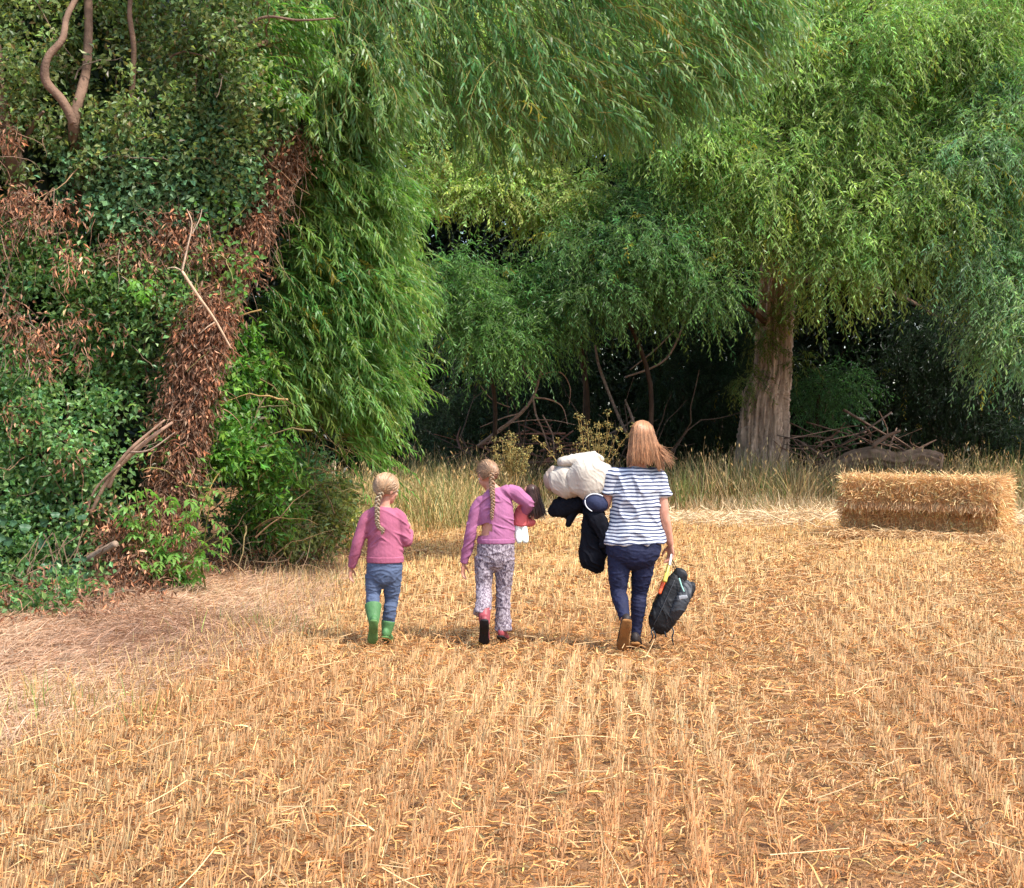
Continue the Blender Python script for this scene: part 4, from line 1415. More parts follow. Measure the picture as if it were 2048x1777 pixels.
def hand_shells(wrist, d, palm_n, thumb, s=1.0, curl=.35):
    """Palm, four unequal bent fingers and a thumb. d along the hand, palm_n out of the palm, thumb sign along d x palm_n."""
    w = np.asarray(wrist, float)
    d = nrm(d)
    pn = nrm(np.asarray(palm_n) - d * np.dot(palm_n, d))
    sd = np.cross(d, pn) * thumb
    sh = [tube([w - d * .02 * s, w + d * .02 * s, w + d * .055 * s, w + d * .085 * s], np.array([.023, .030, .038, .036]) * s, np.array([.019, .016, .015, .012]) * s, side=sd)]
    for i, (o, L) in enumerate(((.027, .072), (.009, .082), (-.010, .076), (-.027, .060))):
        p = w + d * .083 * s + sd * o * s
        q = [p - d * .015 * s, p]
        dd = d
        cr = curl * (1 + .18 * i)
        for fr, b in ((.42, .7), (.32, 1.0), (.26, .8)):
            dd = nrm(dd + pn * cr * b)
            p = p + dd * L * fr * s
            q.append(p)
        sh.append(tube(q, np.array([.0095, .0095, .0088, .0082, .0068]) * s, n=10, side=sd))
    p = w + d * .022 * s + sd * .026 * s
    q = [p - sd * .01 * s, p]
    for dd, L in ((nrm(d * .7 + sd * .75 + pn * .3), .034), (nrm(d * .9 + sd * .35 + pn * .45), .030), (nrm(d + pn * .5), .024)):
        p = p + dd * L * s
        q.append(p)
    sh.append(tube(q, np.array([.013, .0135, .0115, .010, .0078]) * s, n=10, side=d))
    return sh


def leg_shells(hip, knee, ankle, toe, s, th=.082, kn=.055, ca=.053, an=.034):
    hip, knee, ankle, toe = (np.asarray(v, float) for v in (hip, knee, ankle, toe))
    c1 = knee + (ankle - knee) * .28 + np.array([0, -.008, 0]) * s
    sh = [ctube([hip, hip + (knee - hip) * .45, knee, c1, knee + (ankle - knee) * .7, ankle], np.array([th * .8, th * .74, kn * .8, ca * .84, an * .98, an]) * s)]
    heel = ankle - nrm(toe - ankle) * .02 * s
    sh.append(ctube([heel + (ankle - knee) * .06, ankle + (toe - ankle) * .4 + nrm(ankle - knee) * .035 * s, toe], np.array([.030, .036, .026]) * s, np.array([.030, .024, .014]) * s))
    return sh


def arm_shells(sh_, el, wr, s, up=.043, elb=.037, wri=.025):
    sh_, el, wr = (np.asarray(v, float) for v in (sh_, el, wr))
    return [ctube([sh_, sh_ + (el - sh_) * .5, el, el + (wr - el) * .3, wr], np.array([up, up * .92, elb, elb * 1.02, wri]) * s)]


def offset(shells_fn, k):
    return shells_fn(k)


def strands(acc, guides, col, r=.0032, v=.25, sides=3):
    n = len(guides)
    tubes(acc, guides, r, r * .45, vary(col, n, v, .08), sides)


def braid(acc, P, r, col, turns):
    """Three strands plaited along the path P."""
    Q = curve(P, 14)
    m = len(Q)
    t = np.linspace(0, 1, m)
    T = nrm(np.gradient(Q, axis=0))
    S = nrm(np.cross(T, np.array([0, 1., 0.05])))
    B = np.cross(T, S)
    tp = (1 - .45 * t) * np.clip((1.02 - t) * 9, 0, 1)
    for k in range(3):
        ph = 2 * math.pi * k / 3 + turns * 2 * math.pi * t
        p = Q + S * (np.sin(ph) * r * .95 * tp)[:, None] + B * (np.sin(2 * ph) * r * .55 * tp)[:, None]
        for j in range(5):
            a_ = j / 5 * 6.28
            pj = p + (S * math.cos(a_) + B * math.sin(a_)) * (r * .34 * tp)[:, None]
            tubes(acc, pj[None], r * .42, r * .22, vary(col, 1, .16, .06), 5)
    return Q


def ribbon_strap(name, P, w, th, mat, parent, side=(0, 1, 0)):
    v, f = ctube(P, np.full(len(P), w / 2), np.full(len(P), th / 2), side=side, n=8, cap=.3)
    a = Acc()
    a.add(v, f)
    return a.build(name, mat, parent, True)


def mesh_part(name, shells, mat, parent, voxel=.006, smooth=4, keep=1.0, wrinkle=None, cut=None, tint=None):
    me = fuse(name, shells, voxel, smooth, keep, wrinkle, cut)
    return link(name, me, mat, parent)


def shoe(parent, name, ankle, toe, upn, mat, sole_mat, s, shaft=None, r=.048, hgt=.05, solew=.044):
    """Foot shape from heel to toe, an optional shaft up the leg, and a sole underneath."""
    ankle, toe, upn = (np.asarray(v, float) for v in (ankle, toe, upn))
    d = nrm(toe - ankle)
    upn = nrm(upn - d * np.dot(upn, d))
    sidev = np.cross(d, upn)
    L = np.linalg.norm(toe - ankle)
    heel = ankle - d * .055 * s
    P = [heel, ankle, ankle + d * L * .45, ankle + d * L * .8, toe]
    P = [p - upn * o * s for p, o in zip(P, (.015, .012, .018, .026, .030))]
    sh = [ctube(P, np.array([.030, .036, .040, .044, .030]) * s, np.array([.040, .045, .036, .026, .016]) * s, side=sidev)]
    if shaft is not None:
        sh.append(ctube([ankle - upn * .02 * s] + [np.asarray(q[0], float) for q in shaft], np.array([.040 * s] + [q[1] for q in shaft]), side=sidev, cap=.15))
    b = link(name, fuse(name, sh, .005, 4), mat, parent)
    P2 = [p - upn * o * s for p, o in zip([heel - d * .004, ankle, ankle + d * L * .45, ankle + d * L * .8, toe + d * .008], (.052, .056, .050, .050, .046))]
    link('sole', fuse('sole', [ctube(P2, np.array([.034, .040, .038, .047, .034]) * s, np.array([.013, .013, .009, .009, .008]) * s, side=sidev)], .004, 2), sole_mat, b)
    return b


def place(root, X, Y, Z=None):
    root.location = (X, Y, float(height(np.array(X), np.array(Y))) + .012 if Z is None else Z)


# ------------------------------------------------------------------ the woman
S1 = 275.0
def L1(px, py, y=0.0):
    return np.array([(px - 1262) / S1, y, (1292 - py) / S1])


WX, WY = (1262 - 1024) / FPX * 10.9, 10.9
hc = L1(1284, 872, .02)
HR = rot(-4, -4, 2)
neck = [L1(1276, 925, -.01), L1(1281, 900, .0), L1(1284, 885, .01)]
l_sh, l_el, l_wr = L1(1227, 940), L1(1210, 1002, .03), L1(1186, 1000, .24)
r_sh, r_el, r_wr = L1(1320, 944), L1(1328, 1022, -.01), L1(1342, 1080, .05)
l_hip, l_kn, l_an, l_toe = L1(1238, 1105, -.01), L1(1237, 1176, -.03), L1(1246, 1224, -.25), L1(1241, 1274, -.16)
r_hip, r_kn, r_an, r_toe = L1(1289, 1105, .01), L1(1280, 1180, .05), L1(1272, 1272, .03), L1(1278, 1286, .20)


def torso1(k=0.0):
    return ctube([L1(1264, 1112), L1(1266, 1085, -.01), L1(1270, 1030, .0), L1(1273, 985, -.005), L1(1275, 945, -.01), L1(1277, 925, -.01)],
                 np.array([.09, .18, .155, .158, .150, .07]) + k, np.array([.06, .115, .100, .105, .085, .060]) + k, k=5, n=26)


sh = [torso1(-.005), ctube(neck, [.062, .050, .050], k=3)] + head_shells(hc, HR, 1.0)
sh += arm_shells(l_sh, l_el, l_wr, 1.04) + arm_shells(r_sh, r_el, r_wr, 1.04)
sh += leg_shells(l_hip, l_kn, l_an, l_toe, 1.0, .085, .056, .054, .034) + leg_shells(r_hip, r_kn, r_an, r_toe, 1.0, .085, .056, .054, .034)
sh += hand_shells(r_wr + (r_wr - r_el) * .04, [.04, .10, -1], [-.35, -.3, .0], 1, .95, .75)
sh += hand_shells(l_wr, [-.5, .6, .15], [0, -.3, 1], -1, .95, .35)
WOMAN = link('person', fuse('person', sh, .0045, 5, .35), SKIN, None)
WOMAN['label'] = 'person in striped navy and white top carrying a white bundle and black bags'
WOMAN['category'] = 'person'
eyes(WOMAN, hc, HR, 1.0)

# striped top
m = bpy.data.materials.new('striped_jersey')
m.use_nodes = True
nt = m.node_tree
b = nt.nodes['Principled BSDF']
tc = nt.nodes.new('ShaderNodeTexCoord')
sep = nt.nodes.new('ShaderNodeSeparateXYZ')
nz = nt.nodes.new('ShaderNodeTexNoise')
nz.inputs['Scale'].default_value = 6.5
nz.inputs['Detail'].default_value = 1.0
nt.links.new(tc.outputs['Object'], nz.inputs['Vector'])
nt.links.new(tc.outputs['Object'], sep.inputs[0])
ma = nt.nodes.new('ShaderNodeMath'); ma.operation = 'MULTIPLY_ADD'
ma.inputs[1].default_value = .036
nt.links.new(nz.outputs[0], ma.inputs[0])
nt.links.new(sep.outputs['Z'], ma.inputs[2])
dv = nt.nodes.new('ShaderNodeMath'); dv.operation = 'DIVIDE'
dv.inputs[1].default_value = .0258
nt.links.new(ma.outputs[0], dv.inputs[0])
fr = nt.nodes.new('ShaderNodeMath'); fr.operation = 'FRACT'
nt.links.new(dv.outputs[0], fr.inputs[0])
cr = nt.nodes.new('ShaderNodeValToRGB')
e = cr.color_ramp.elements
e[0].position, e[0].color = 0.0, (*srgb(62, 70, 100), 1)
e[1].position, e[1].color = .36, (*srgb(62, 70, 100), 1)
for p_, c_ in ((.44, srgb(206, 210, 216)), (.92, srgb(206, 210, 216)), (1.0, srgb(62, 70, 100))):
    q = cr.color_ramp.elements.new(p_)
    q.color = (*c_, 1)
nt.links.new(fr.outputs[0], cr.inputs[0])
nt.links.new(cr.outputs[0], b.inputs['Base Color'])
b.inputs['Roughness'].default_value = .85
STRIPE = m


def top1(k=.0):
    return ctube([L1(1270, 1078, -.005), L1(1270, 1050, -.005), L1(1271, 1020, .0), L1(1273, 985, -.005), L1(1275, 952, -.01), L1(1277, 927, -.012)],
                 np.array([.224, .206, .184, .178, .165, .095]) + k, np.array([.145, .135, .122, .118, .104, .076]) + k, k=5, n=28, cap=.12)


sh = [top1(), ctube([L1(1252, 940, -.01), L1(1230, 941), l_sh + (l_el - l_sh) * .22, l_sh + (l_el - l_sh) * .60], [.052, .056, .062, .066], [.056, .062, .064, .064], k=4, cap=.12),
      ctube([L1(1300, 940, -.01), L1(1319, 943), r_sh + (r_el - r_sh) * .20, r_sh + (r_el - r_sh) * .50 + np.array([.008, 0, 0])], [.052, .056, .060, .064], [.056, .062, .064, .064], k=4, cap=.12)]


def drape1(co):
    out = np.empty(len(co))
    for i, c in enumerate(co):
        x, z = c[0], c[2]
        v = .007 * math.sin(x * 46 + 3 * math.sin(z * 6)) * max(0, min(1, (1.12 - z) * 3)) * .7
        q = Vector((x * 8 + z * 5, c[1] * 6, z * 7))
        v += .012 * (math.exp(-(mnoise.noise(q) / .16) ** 2) - .3) + .006 * mnoise.noise(q * .6)
        v += .006 * math.exp(-((x - .05) / .012) ** 2) * (1 if .95 < z < 1.25 else 0)
        out[i] = v
    return out


top_o = mesh_part('striped_top', sh, STRIPE, WOMAN, .007, 5, 1, drape1)
# blue floral shoulder patch
a = Acc()
# navy leggings
NAVY = mat_plain('navy_leggings', srgb(30, 34, 60), .75, .25, .2, 260, .15)


def leg_cover(hip, knee, end, th, kn, ca, an, k=5):
    hip, knee, end = (np.asarray(v, float) for v in (hip, knee, end))
    c1 = knee + (end - knee) * .3 + np.array([0, -.016, 0])
    return ctube([hip, hip + (knee - hip) * .5, knee, c1, knee + (end - knee) * .72, end], [th, th * .9, kn, ca, an * 1.18, an], k=k, cap=.15)


sh = [ctube([L1(1264, 1124), L1(1265, 1112, -.008), L1(1266, 1095, -.01), L1(1268, 1070, -.01)], [.09, .165, .200, .200], [.07, .115, .134, .125], k=4, n=24, cap=.3),
      leg_cover(l_hip, l_kn, l_kn + (l_an - l_kn) * .93, .086, .059, .058, .040), leg_cover(r_hip, r_kn, r_kn + (r_an - r_kn) * .95, .087, .059, .057, .036)]
mesh_part('leggings', sh, NAVY, WOMAN, .006, 4, 1, folds((12, 12, 30), .0026, 3))
SOLE_TAN = mat_plain('tan_sole', srgb(142, 100, 58), .85, .15, .6, 90, .25)
SHOE_DARK = mat_plain('dark_shoe', srgb(46, 38, 36), .6, .3, .2, 120)
shoe(WOMAN, 'shoe', l_an + np.array([0, -.005, -.012]), l_toe, [.05, .62, .9], SHOE_DARK, SOLE_TAN, 1.02)
shoe(WOMAN, 'shoe', r_an + np.array([0, 0, .02]), r_toe + np.array([0, 0, .02]), [0, 0, 1], SHOE_DARK, SOLE_TAN, 1.05)

# long straight hair
HC = srgb(154, 110, 76)
rings = np.array([  # z, cx, cy, rx, ry
    (1.672, 1284, -.01, .012, .015), (1.660, 1284, -.01, .045, .055), (1.63, 1284, -.008, .074, .090), (1.58, 1284, -.010, .088, .104), (1.545, 1285, -.015, .094, .106),
    (1.505, 1286, -.025, .104, .102), (1.465, 1287, -.04, .110, .094), (1.43, 1288, -.055, .117, .084), (1.41, 1290, -.065, .118, .070)])


def hair_at(th, t, jit=0):
    k = t * (len(rings) - 1)
    z, cx, cy, rx, ry = (np.interp(k, range(len(rings)), rings[:, i]) for i in range(5))
    return np.stack([(cx - 1262) / S1 + np.cos(th) * rx * (1 + jit), cy - np.sin(th) * ry * (1 + jit), z + 0 * th], -1)


tt = np.linspace(0, 1, 22)
V, F = [], []
th = np.linspace(-.55, math.pi + .55, 34)
for t in tt:
    V.append(hair_at(th, np.full(34, t), -.05 + .02 * np.sin(th * 23 + 3 * t)))
for k in range(21):
    for i in range(33):
        a_ = k * 34 + i
        F += [[a_, a_ + 1, a_ + 35], [a_, a_ + 35, a_ + 34]]
acc = Acc()
acc.add(np.concatenate(V), F, HC * .8)
n = 1300
th0 = -.6 + rng.random(n) * (math.pi + 1.2)
K = 9
t1 = .80 + .22 * rng.random(n)
g = np.zeros((n, K, 3))
lock = np.sin(th0 * 11) * .5 + np.sin(th0 * 29) * .5
for k in range(K):
    t = (k / (K - 1)) * t1
    th = th0 + (.14 * np.sin(th0 * 9 + 2) + .05 * rng.normal(size=n)) * t + rng.normal(size=n) * .012
    g[:, k] = hair_at(th, np.clip(t, 0, 1), .01 + .06 * lock * t + .02 * rng.normal(size=n) * t)
tail = (.02 + .05 * rng.random(n)) * (1 + .6 * (np.cos(th0) > .5))
g[:, -1, 2] -= tail
g[:, -1, 0] += .012 * np.cos(th0)
C = vary(HC, n, .32, .06)
C = C * (1 + .30 * lock[:, None])
tubes(acc, g, .0042, .0016, np.clip(C, 0, .9), 3)
n = 80
st = hair_at(np.full(n, .1) + rng.random(n) * .5, .55 + .3 * rng.random(n), .02)
fly = grow(st, np.stack([.5 + .3 * rng.random(n), -.1 + .2 * rng.normal(size=n), -.9 * np.ones(n)], 1), .10 + .08 * rng.random(n), 6, .0, .12)
tubes(acc, fly, .0016, .0008, vary(HC * 1.2, n, .2, .05), 3)
acc.build('hair', HAIR, WOMAN, True)
place(WOMAN, WX, WY)
wz = WOMAN.location.z


def carried(o):
    """A thing modelled in the woman's coordinates, put where she is."""
    o.location = (WX, WY, wz)


# ------------------------------------------------------------------ what she carries
LINEN = mat_plain('cream_bedding', srgb(190, 179, 164), .9, .15, .25, 90, .05)


def puffy(seed, amp=.012, sc=11):
    def f(co):
        out = np.empty(len(co))
        for i, c in enumerate(co):
            u_, v_ = c[0] * .8 + c[2] * .6, c[2] * .8 - c[0] * .6
            q = Vector((u_ * sc * 2.4 + 1.2 * mnoise.noise(Vector((c[0] * 9, c[2] * 9, seed))) + seed, c[1] * sc * .5, v_ * sc * .5))
            q2 = Vector((c[0] * sc * .6 + seed, c[1] * sc * .6, c[2] * sc * .6))
            w_ = min(1.0, max(0.0, .4 + 1.6 * mnoise.noise(Vector((c[0] * 6 + seed, c[1] * 6, c[2] * 6)))))
            out[i] = amp * .8 * w_ * (math.exp(-(mnoise.noise(q) / .11) ** 2) - .3) + amp * .8 * mnoise.noise(q2) + amp * .25 * (math.exp(-(mnoise.noise(q * 1.9) / .12) ** 2) - .3)
        return out
    return f


BED = thing('bedding_bundle', 'cream bundle of folded duvet and pillow under the woman\'s left arm', 'bundle')
mesh_part('duvet', [ctube([L1(1154, 954, .09), L1(1164, 952, .09), L1(1182, 949, .10), L1(1206, 945, .13)], [.12, .152, .155, .12], [.11, .15, .16, .14], side=(0, 0, 1), k=4, n=26, sq=.75), ctube([L1(1124, 917, .2), L1(1155, 912, .2), L1(1195, 908, .2)], [.034, .042, .048], [.12, .15, .14], side=(0, 0, 1), k=4, n=24, sq=.7)], LINEN, BED, .006, 5, 1, puffy(1, .0105, 9))
mesh_part('pillow', [ctube([L1(1119, 957, .17), L1(1130, 956, .17), L1(1152, 955, .17)], [.105, .124, .12], [.11, .13, .13], side=(0, 0, 1), k=4, n=24, sq=.8)], LINEN, BED, .006, 5, 1, puffy(5, .009, 9))
mesh_part('pillow', [ctube([L1(1106, 956, .26), L1(1113, 954, .26), L1(1130, 952, .26)], [.088, .108, .10], [.10, .12, .12], side=(0, 0, 1), k=4, n=22, sq=.8)], mat_plain('cream_pillow', srgb(172, 152, 136), .9, .15, .25, 90, .05), BED, .009, 8, 1, puffy(9, .008, 9))
mesh_part('folded_corner', [tube([L1(1130, 918, .2), L1(1160, 906, .2), L1(1192, 904, .2), L1(1206, 912, .2)], [.05, .05, .045, .03], [.03, .032, .035, .03], side=(0, 1, 0))], LINEN, BED, .008, 6, 1, puffy(3, .007, 13))
carried(BED)

BLACK = mat_plain('black_cloth', srgb(24, 25, 31), .95, .08, .35, 120, .2)
NAVYC = mat_plain('navy_cloth', srgb(40, 46, 72), .75, .25, .3, 120, .15)
WHITE_TRIM = mat_plain('white_piping', srgb(228, 230, 232), .7, .2, .1, 120, .03)
RUG = thing('picnic_rug', 'rolled navy rug with white piping tucked under the woman\'s left elbow', 'rug')
mesh_part('roll', [tube([L1(1193, 997, -.02), L1(1190, 996, .12), L1(1188, 995, .30)], [.092, .092, .085], [.068, .07, .065], side=(1, 0, -.35))], NAVYC, RUG, .007, 4, 1, puffy(2, .004, 14))
for rr, yy in ((1.0, -.05),):
    an = np.linspace(0, 2 * math.pi, 30)
    ax, bx_ = nrm(np.array([1, 0, -.35])), nrm(np.array([.35, 0, 1.]))
    p = L1(1193, 997, yy) + (np.cos(an)[:, None] * ax * .088 + np.sin(an)[:, None] * bx_ * .066) * rr
    a = Acc()
    tubes(a, p[None], .0055, .0055, (1, 1, 1), 6)
    if True:
        p2 = p[6:22]
        a = Acc()
        tubes(a, p2[None], .004, .004, (1, 1, 1), 6)
    a.build('piping', WHITE_TRIM, RUG, True)
carried(RUG)

JACKET = thing('black_jacket', 'crumpled black jacket hanging below the cream bundle', 'jacket')
mesh_part('cloth', [tube([L1(1165, 1000, .20), L1(1140, 1005, .2), L1(1118, 1012, .2), L1(1107, 1018, .2)], [.06, .085, .080, .055], [.12, .11, .09, .06], side=(0, 0, 1), sq=.8),
                   tube([L1(1150, 1000, .2), L1(1142, 1022, .19), L1(1140, 1036, .19)], [.055, .05, .028], [.06, .05, .03]), ellipsoid(L1(1165, 1005, .2), (.06, .1, .06))], BLACK, JACKET, .007, 4, 1, puffy(4, .022, 12))
mesh_part('sleeve', [tube([L1(1152, 1015, .15), L1(1142, 1032, .15), L1(1138, 1044, .15)], [.035, .03, .022])], BLACK, JACKET, .007, 3, 1, puffy(6, .006, 16))
ribbon_strap('cord', [L1(1144, 1042, .15), L1(1148, 1056, .15), L1(1157, 1075, .14)], .006, .004, mat_plain('tan_cord', srgb(180, 150, 110), .8), JACKET)
carried(JACKET)

BAG = thing('black_holdall', 'sagging black cloth holdall hanging from the woman\'s left arm', 'bag')
mesh_part('bag_body', [ctube([L1(1190, 1015, .10), L1(1184, 1050, .10), L1(1184, 1090, .10), L1(1190, 1115, .10), L1(1198, 1132, .10)], [.08, .075, .10, .10, .05], [.06, .07, .085, .08, .04], k=4, sq=.8)], BLACK, BAG, .007, 4, 1, puffy(8, .022, 9))
mesh_part('flap', [ctube([L1(1172, 1015, .02), L1(1190, 1022, -.01), L1(1205, 1050, -.015), L1(1208, 1085, -.005)], [.02, .055, .055, .035], [.02, .03, .03, .02], k=4)], BLACK, BAG, .007, 4, 1, puffy(11, .014, 12))
ribbon_strap('handle', [L1(1176, 1030, .0), L1(1184, 1022, -.03), L1(1192, 1010, .02), L1(1196, 1000, .12), L1(1190, 1020, .2)], .022, .006, BLACK, BAG)
carried(BAG)

# backpack
PACK_M = mat_plain('black_nylon', srgb(26, 27, 30), .62, .35, .3, 160, .25)
PACK_G = mat_plain('grey_nylon', srgb(54, 56, 60), .55, .4, .3, 160, .2)
PACK = thing('backpack', 'black backpack hanging tilted from the woman\'s right hand', 'backpack')
axs = nrm(L1(1318, 1246) - L1(1360, 1140))
acr = np.array([-axs[2], 0, axs[0]])
mesh_part('pack_body', [ctube([L1(1356, 1142, .03), L1(1352, 1162, .03), L1(1340, 1195, .03), L1(1328, 1225, .03), L1(1320, 1246, .03)], [.045, .082, .100, .100, .080], [.05, .08, .09, .09, .075], side=acr, k=4, n=28, sq=.55)], PACK_M, PACK, .006, 3, 1, puffy(21, .010, 11))
mesh_part('front_pocket', [ctube([L1(1374, 1160, .0), L1(1368, 1180, -.01), L1(1356, 1205, -.01), L1(1345, 1226, -.01)], [.040, .055, .052, .04], [.05, .075, .08, .05], side=acr, k=4, n=24, sq=.5)], PACK_G, PACK, .006, 3, 1, puffy(24, .007, 13))
mesh_part('top_flap', [ctube([L1(1356, 1136, .02), L1(1364, 1142, .02), L1(1368, 1152, .02)], [.035, .045, .03], [.05, .06, .05], side=acr, k=4, n=24, sq=.55)], PACK_M, PACK, .007, 3, 1, puffy(26, .006, 14))
mesh_part('side_pocket', [ctube([L1(1386, 1160, .03), L1(1382, 1172, .03), L1(1374, 1190, .03)], [.025, .032, .025], [.05, .06, .05], side=acr, k=4, n=24, sq=.6)], PACK_M, PACK, .007, 3, 1, puffy(27, .006, 14))
ribbon_strap('handle', [L1(1356, 1140, .05), L1(1346, 1120, .06), L1(1342, 1106, .075), L1(1349, 1118, .07), L1(1362, 1140, .06)], .02, .006, PACK_M, PACK)
for P_ in ([L1(1310, 1240, -.02), L1(1302, 1252, -.05), L1(1304, 1263, -.06), L1(1298, 1276, -.05)], [L1(1306, 1250, -.05), L1(1310, 1260, -.06), L1(1308, 1270, -.05)],
           [L1(1340, 1240, -.02), L1(1346, 1252, -.05), L1(1343, 1264, -.06), L1(1346, 1279, -.05)], [L1(1328, 1250, -.03), L1(1330, 1258, -.04), L1(1332, 1264, -.04)]):
    ribbon_strap('strap', P_, .012, .003, PACK_M, PACK, side=(1, .2, 0))
ribbon_strap('zip', [L1(1348, 1150, -.055), L1(1336, 1175, -.075), L1(1318, 1215, -.075), L1(1306, 1240, -.055)], .008, .006, PACK_G, PACK, side=(1, 0, 0))
ribbon_strap('side_strap', [L1(1357, 1146, -.06), L1(1361, 1160, -.075), L1(1366, 1172, -.085)], .01, .005, mat_plain('pale_green_cord', srgb(150, 196, 182), .6), PACK, side=(1, 0, 0))
mesh_part('badge', [tube([L1(1356, 1184, -.088), L1(1372, 1182, -.085)], [.016, .016], [.004, .004], side=(0, 0, 1))], mat_plain('silver_badge', srgb(150, 152, 156), .35, .5), PACK, .003, 1)
carried(PACK)

TOY = thing('toy_tube', 'slim yellow and orange tube with a white end held above the backpack', 'toy')
for nm, p0, p1, r0, r1, col in (('tip', (1343, 1100), (1338, 1120), .006, .009, srgb(236, 236, 230)), ('barrel', (1338, 1120), (1328, 1152), .013, .017, srgb(226, 200, 92)), ('grip', (1328, 1152), (1318, 1176), .017, .012, srgb(226, 96, 52))):
    v, f = tube([L1(*p0, .0), (L1(*p0, .0) + L1(*p1, -.05)) / 2, L1(*p1, -.06)], [r0, (r0 + r1) / 2, r1], n=12, cap=.4)
    a = Acc()
    a.add(v, f, col)
    a.build(nm, mat_tint('toy_' + nm, .4, .45), TOY, True)
carried(TOY)

# ------------------------------------------------------------------ the smaller girl
S2 = 272.0
def L2(px, py, y=0.0):
    return np.array([(px - 765) / S2, y, (1287 - py) / S2])


PINK = mat_plain('rose_jersey', srgb(162, 92, 114), .85, .2, .25, 240, .07)
DENIM = mat_plain('blue_grey_denim', srgb(82, 94, 118), .8, .2, .25, 260, .12)
GREENB = mat_plain('green_rubber', srgb(80, 122, 74), .55, .3, .05, 60, .08)
GREENS = mat_plain('green_sole', srgb(88, 122, 66), .6, .3, .5, 80, .12)
hc = L2(773, 977, .01)
HR = rot(-50, -12, 6)
l_sh, l_el, l_wr = L2(736, 1028), L2(715, 1088, -.02), L2(702, 1136, .02)
r_sh, r_el, r_wr = L2(798, 1028), L2(812, 1082, .0), L2(817, 1066, .15)
l_hip, l_kn, l_an, l_toe = L2(749, 1150), L2(746, 1192, -.02), L2(751, 1240, -.15), L2(747, 1275, -.085)
r_hip, r_kn, r_an, r_toe = L2(784, 1150), L2(782, 1200, .03), L2(772, 1268, .02), L2(776, 1280, .14)
sh = [ctube([L2(767, 1160), L2(768, 1128), L2(769, 1085), L2(768, 1045), L2(768, 1022), L2(769, 1012)], [.06, .115, .104, .104, .088, .042], [.045, .08, .078, .08, .068, .042], k=5, n=24),
      ctube([L2(769, 1016, -.005), L2(770, 1003), L2(771, 994, .005)], [.040, .036, .038], k=3)] + head_shells(hc, HR, .97)
sh += arm_shells(l_sh, l_el, l_wr, .72) + arm_shells(r_sh, r_el, r_wr, .72)
sh += leg_shells(l_hip, l_kn, l_an, l_toe, .74, .085, .058, .056, .036) + leg_shells(r_hip, r_kn, r_an, r_toe, .74, .085, .058, .056, .036)
sh += hand_shells(l_wr, [-.12, .08, -1], [.8, -.3, 0], -1, .72, .40) + hand_shells(r_wr, [-.3, .6, .5], [-.5, .2, .4], 1, .72, .5)
G1 = link('person', fuse('person', sh, .004, 5, .4), SKIN, None)
G1['label'] = 'person in rose pink jumper, blue grey leggings and green rubber boots'
G1['category'] = 'person'
eyes(G1, hc, HR, .97)


def jumper_folds(seed, zc=.5, amp=.0055):
    def f(co):
        out = np.empty(len(co))
        for i, c in enumerate(co):
            u_ = c[2] * .8 + c[0] * (.55 if c[0] > 0 else -.55)
            v_ = c[0] * .8 - c[2] * .3
            q = Vector((u_ * 26 + seed, c[1] * 7, v_ * 6))
            q2 = Vector((u_ * 60 + seed, c[1] * 14, v_ * 14))
            w_ = min(1.0, max(0.0, .45 + 1.3 * mnoise.noise(Vector((c[0] * 8, c[1] * 8, c[2] * 8 + seed)))))
            out[i] = amp * 1.9 * w_ * (math.exp(-(mnoise.noise(q) / .13) ** 2) - .3) + amp * .3 * mnoise.noise(q2)
        return out
    return f


def sleeve(a_, b_, c_, r, mid):
    a_, b_, c_, mid = (np.asarray(v, float) for v in (a_, b_, c_, mid))
    return ctube([a_ + (mid - a_) * .62, a_ + (mid - a_) * .2, a_ + (b_ - a_) * .22, a_ + (b_ - a_) * .55, b_, b_ + (c_ - b_) * .55, c_], [r[0] * .8, r[0] * .92] + list(r), k=5, cap=.12)


sh = [ctube([L2(770, 1120), L2(770, 1105), L2(770, 1085), L2(769, 1045), L2(768, 1024), L2(769, 1013)], [.136, .134, .130, .128, .112, .054], [.105, .103, .096, .094, .080, .052], k=5, n=26, cap=.12),
      sleeve(l_sh, l_el, l_el + (l_wr - l_el) * .92, [.052, .048, .043, .039, .030], L2(768, 1034)), sleeve(r_sh, r_el, r_el + (r_wr - r_el) * .9, [.052, .048, .044, .039, .030], L2(768, 1034))]
for s_ in (l_sh, r_sh):
    sh.append(ellipsoid(s_ + (L2(768, 1034) - s_) * .28 + np.array([0, 0, .006]), (.058, .054, .046)))
J = mesh_part('jumper', sh, PINK, G1, .006, 4, 1, jumper_folds(2))
link('hem', fuse('hem', [ctube([L2(770, 1124), L2(770, 1112)], [.137, .139], [.106, .107], k=2, n=26, cap=.05)], .005, 2), PINK, J)
for a_, b_ in ((l_el, l_wr), (r_el, r_wr)):
    link('cuff', fuse('cuff', [tube([a_ + (b_ - a_) * .82, a_ + (b_ - a_) * .97], [.031, .028], cap=.1)], .004, 2), PINK, J)
sh = [ctube([L2(767, 1172), L2(767, 1162), L2(768, 1142), L2(769, 1118)], [.06, .112, .133, .126], [.05, .085, .10, .094], k=4, n=24, cap=.3),
      leg_cover(l_hip, l_kn, l_kn + (l_an - l_kn) * .6, .071, .052, .050, .046), leg_cover(r_hip, r_kn, r_kn + (r_an - r_kn) * .8, .071, .052, .049, .040)]
mesh_part('leggings', sh, DENIM, G1, .006, 4, 1, folds((12, 12, 34), .0034, 7))
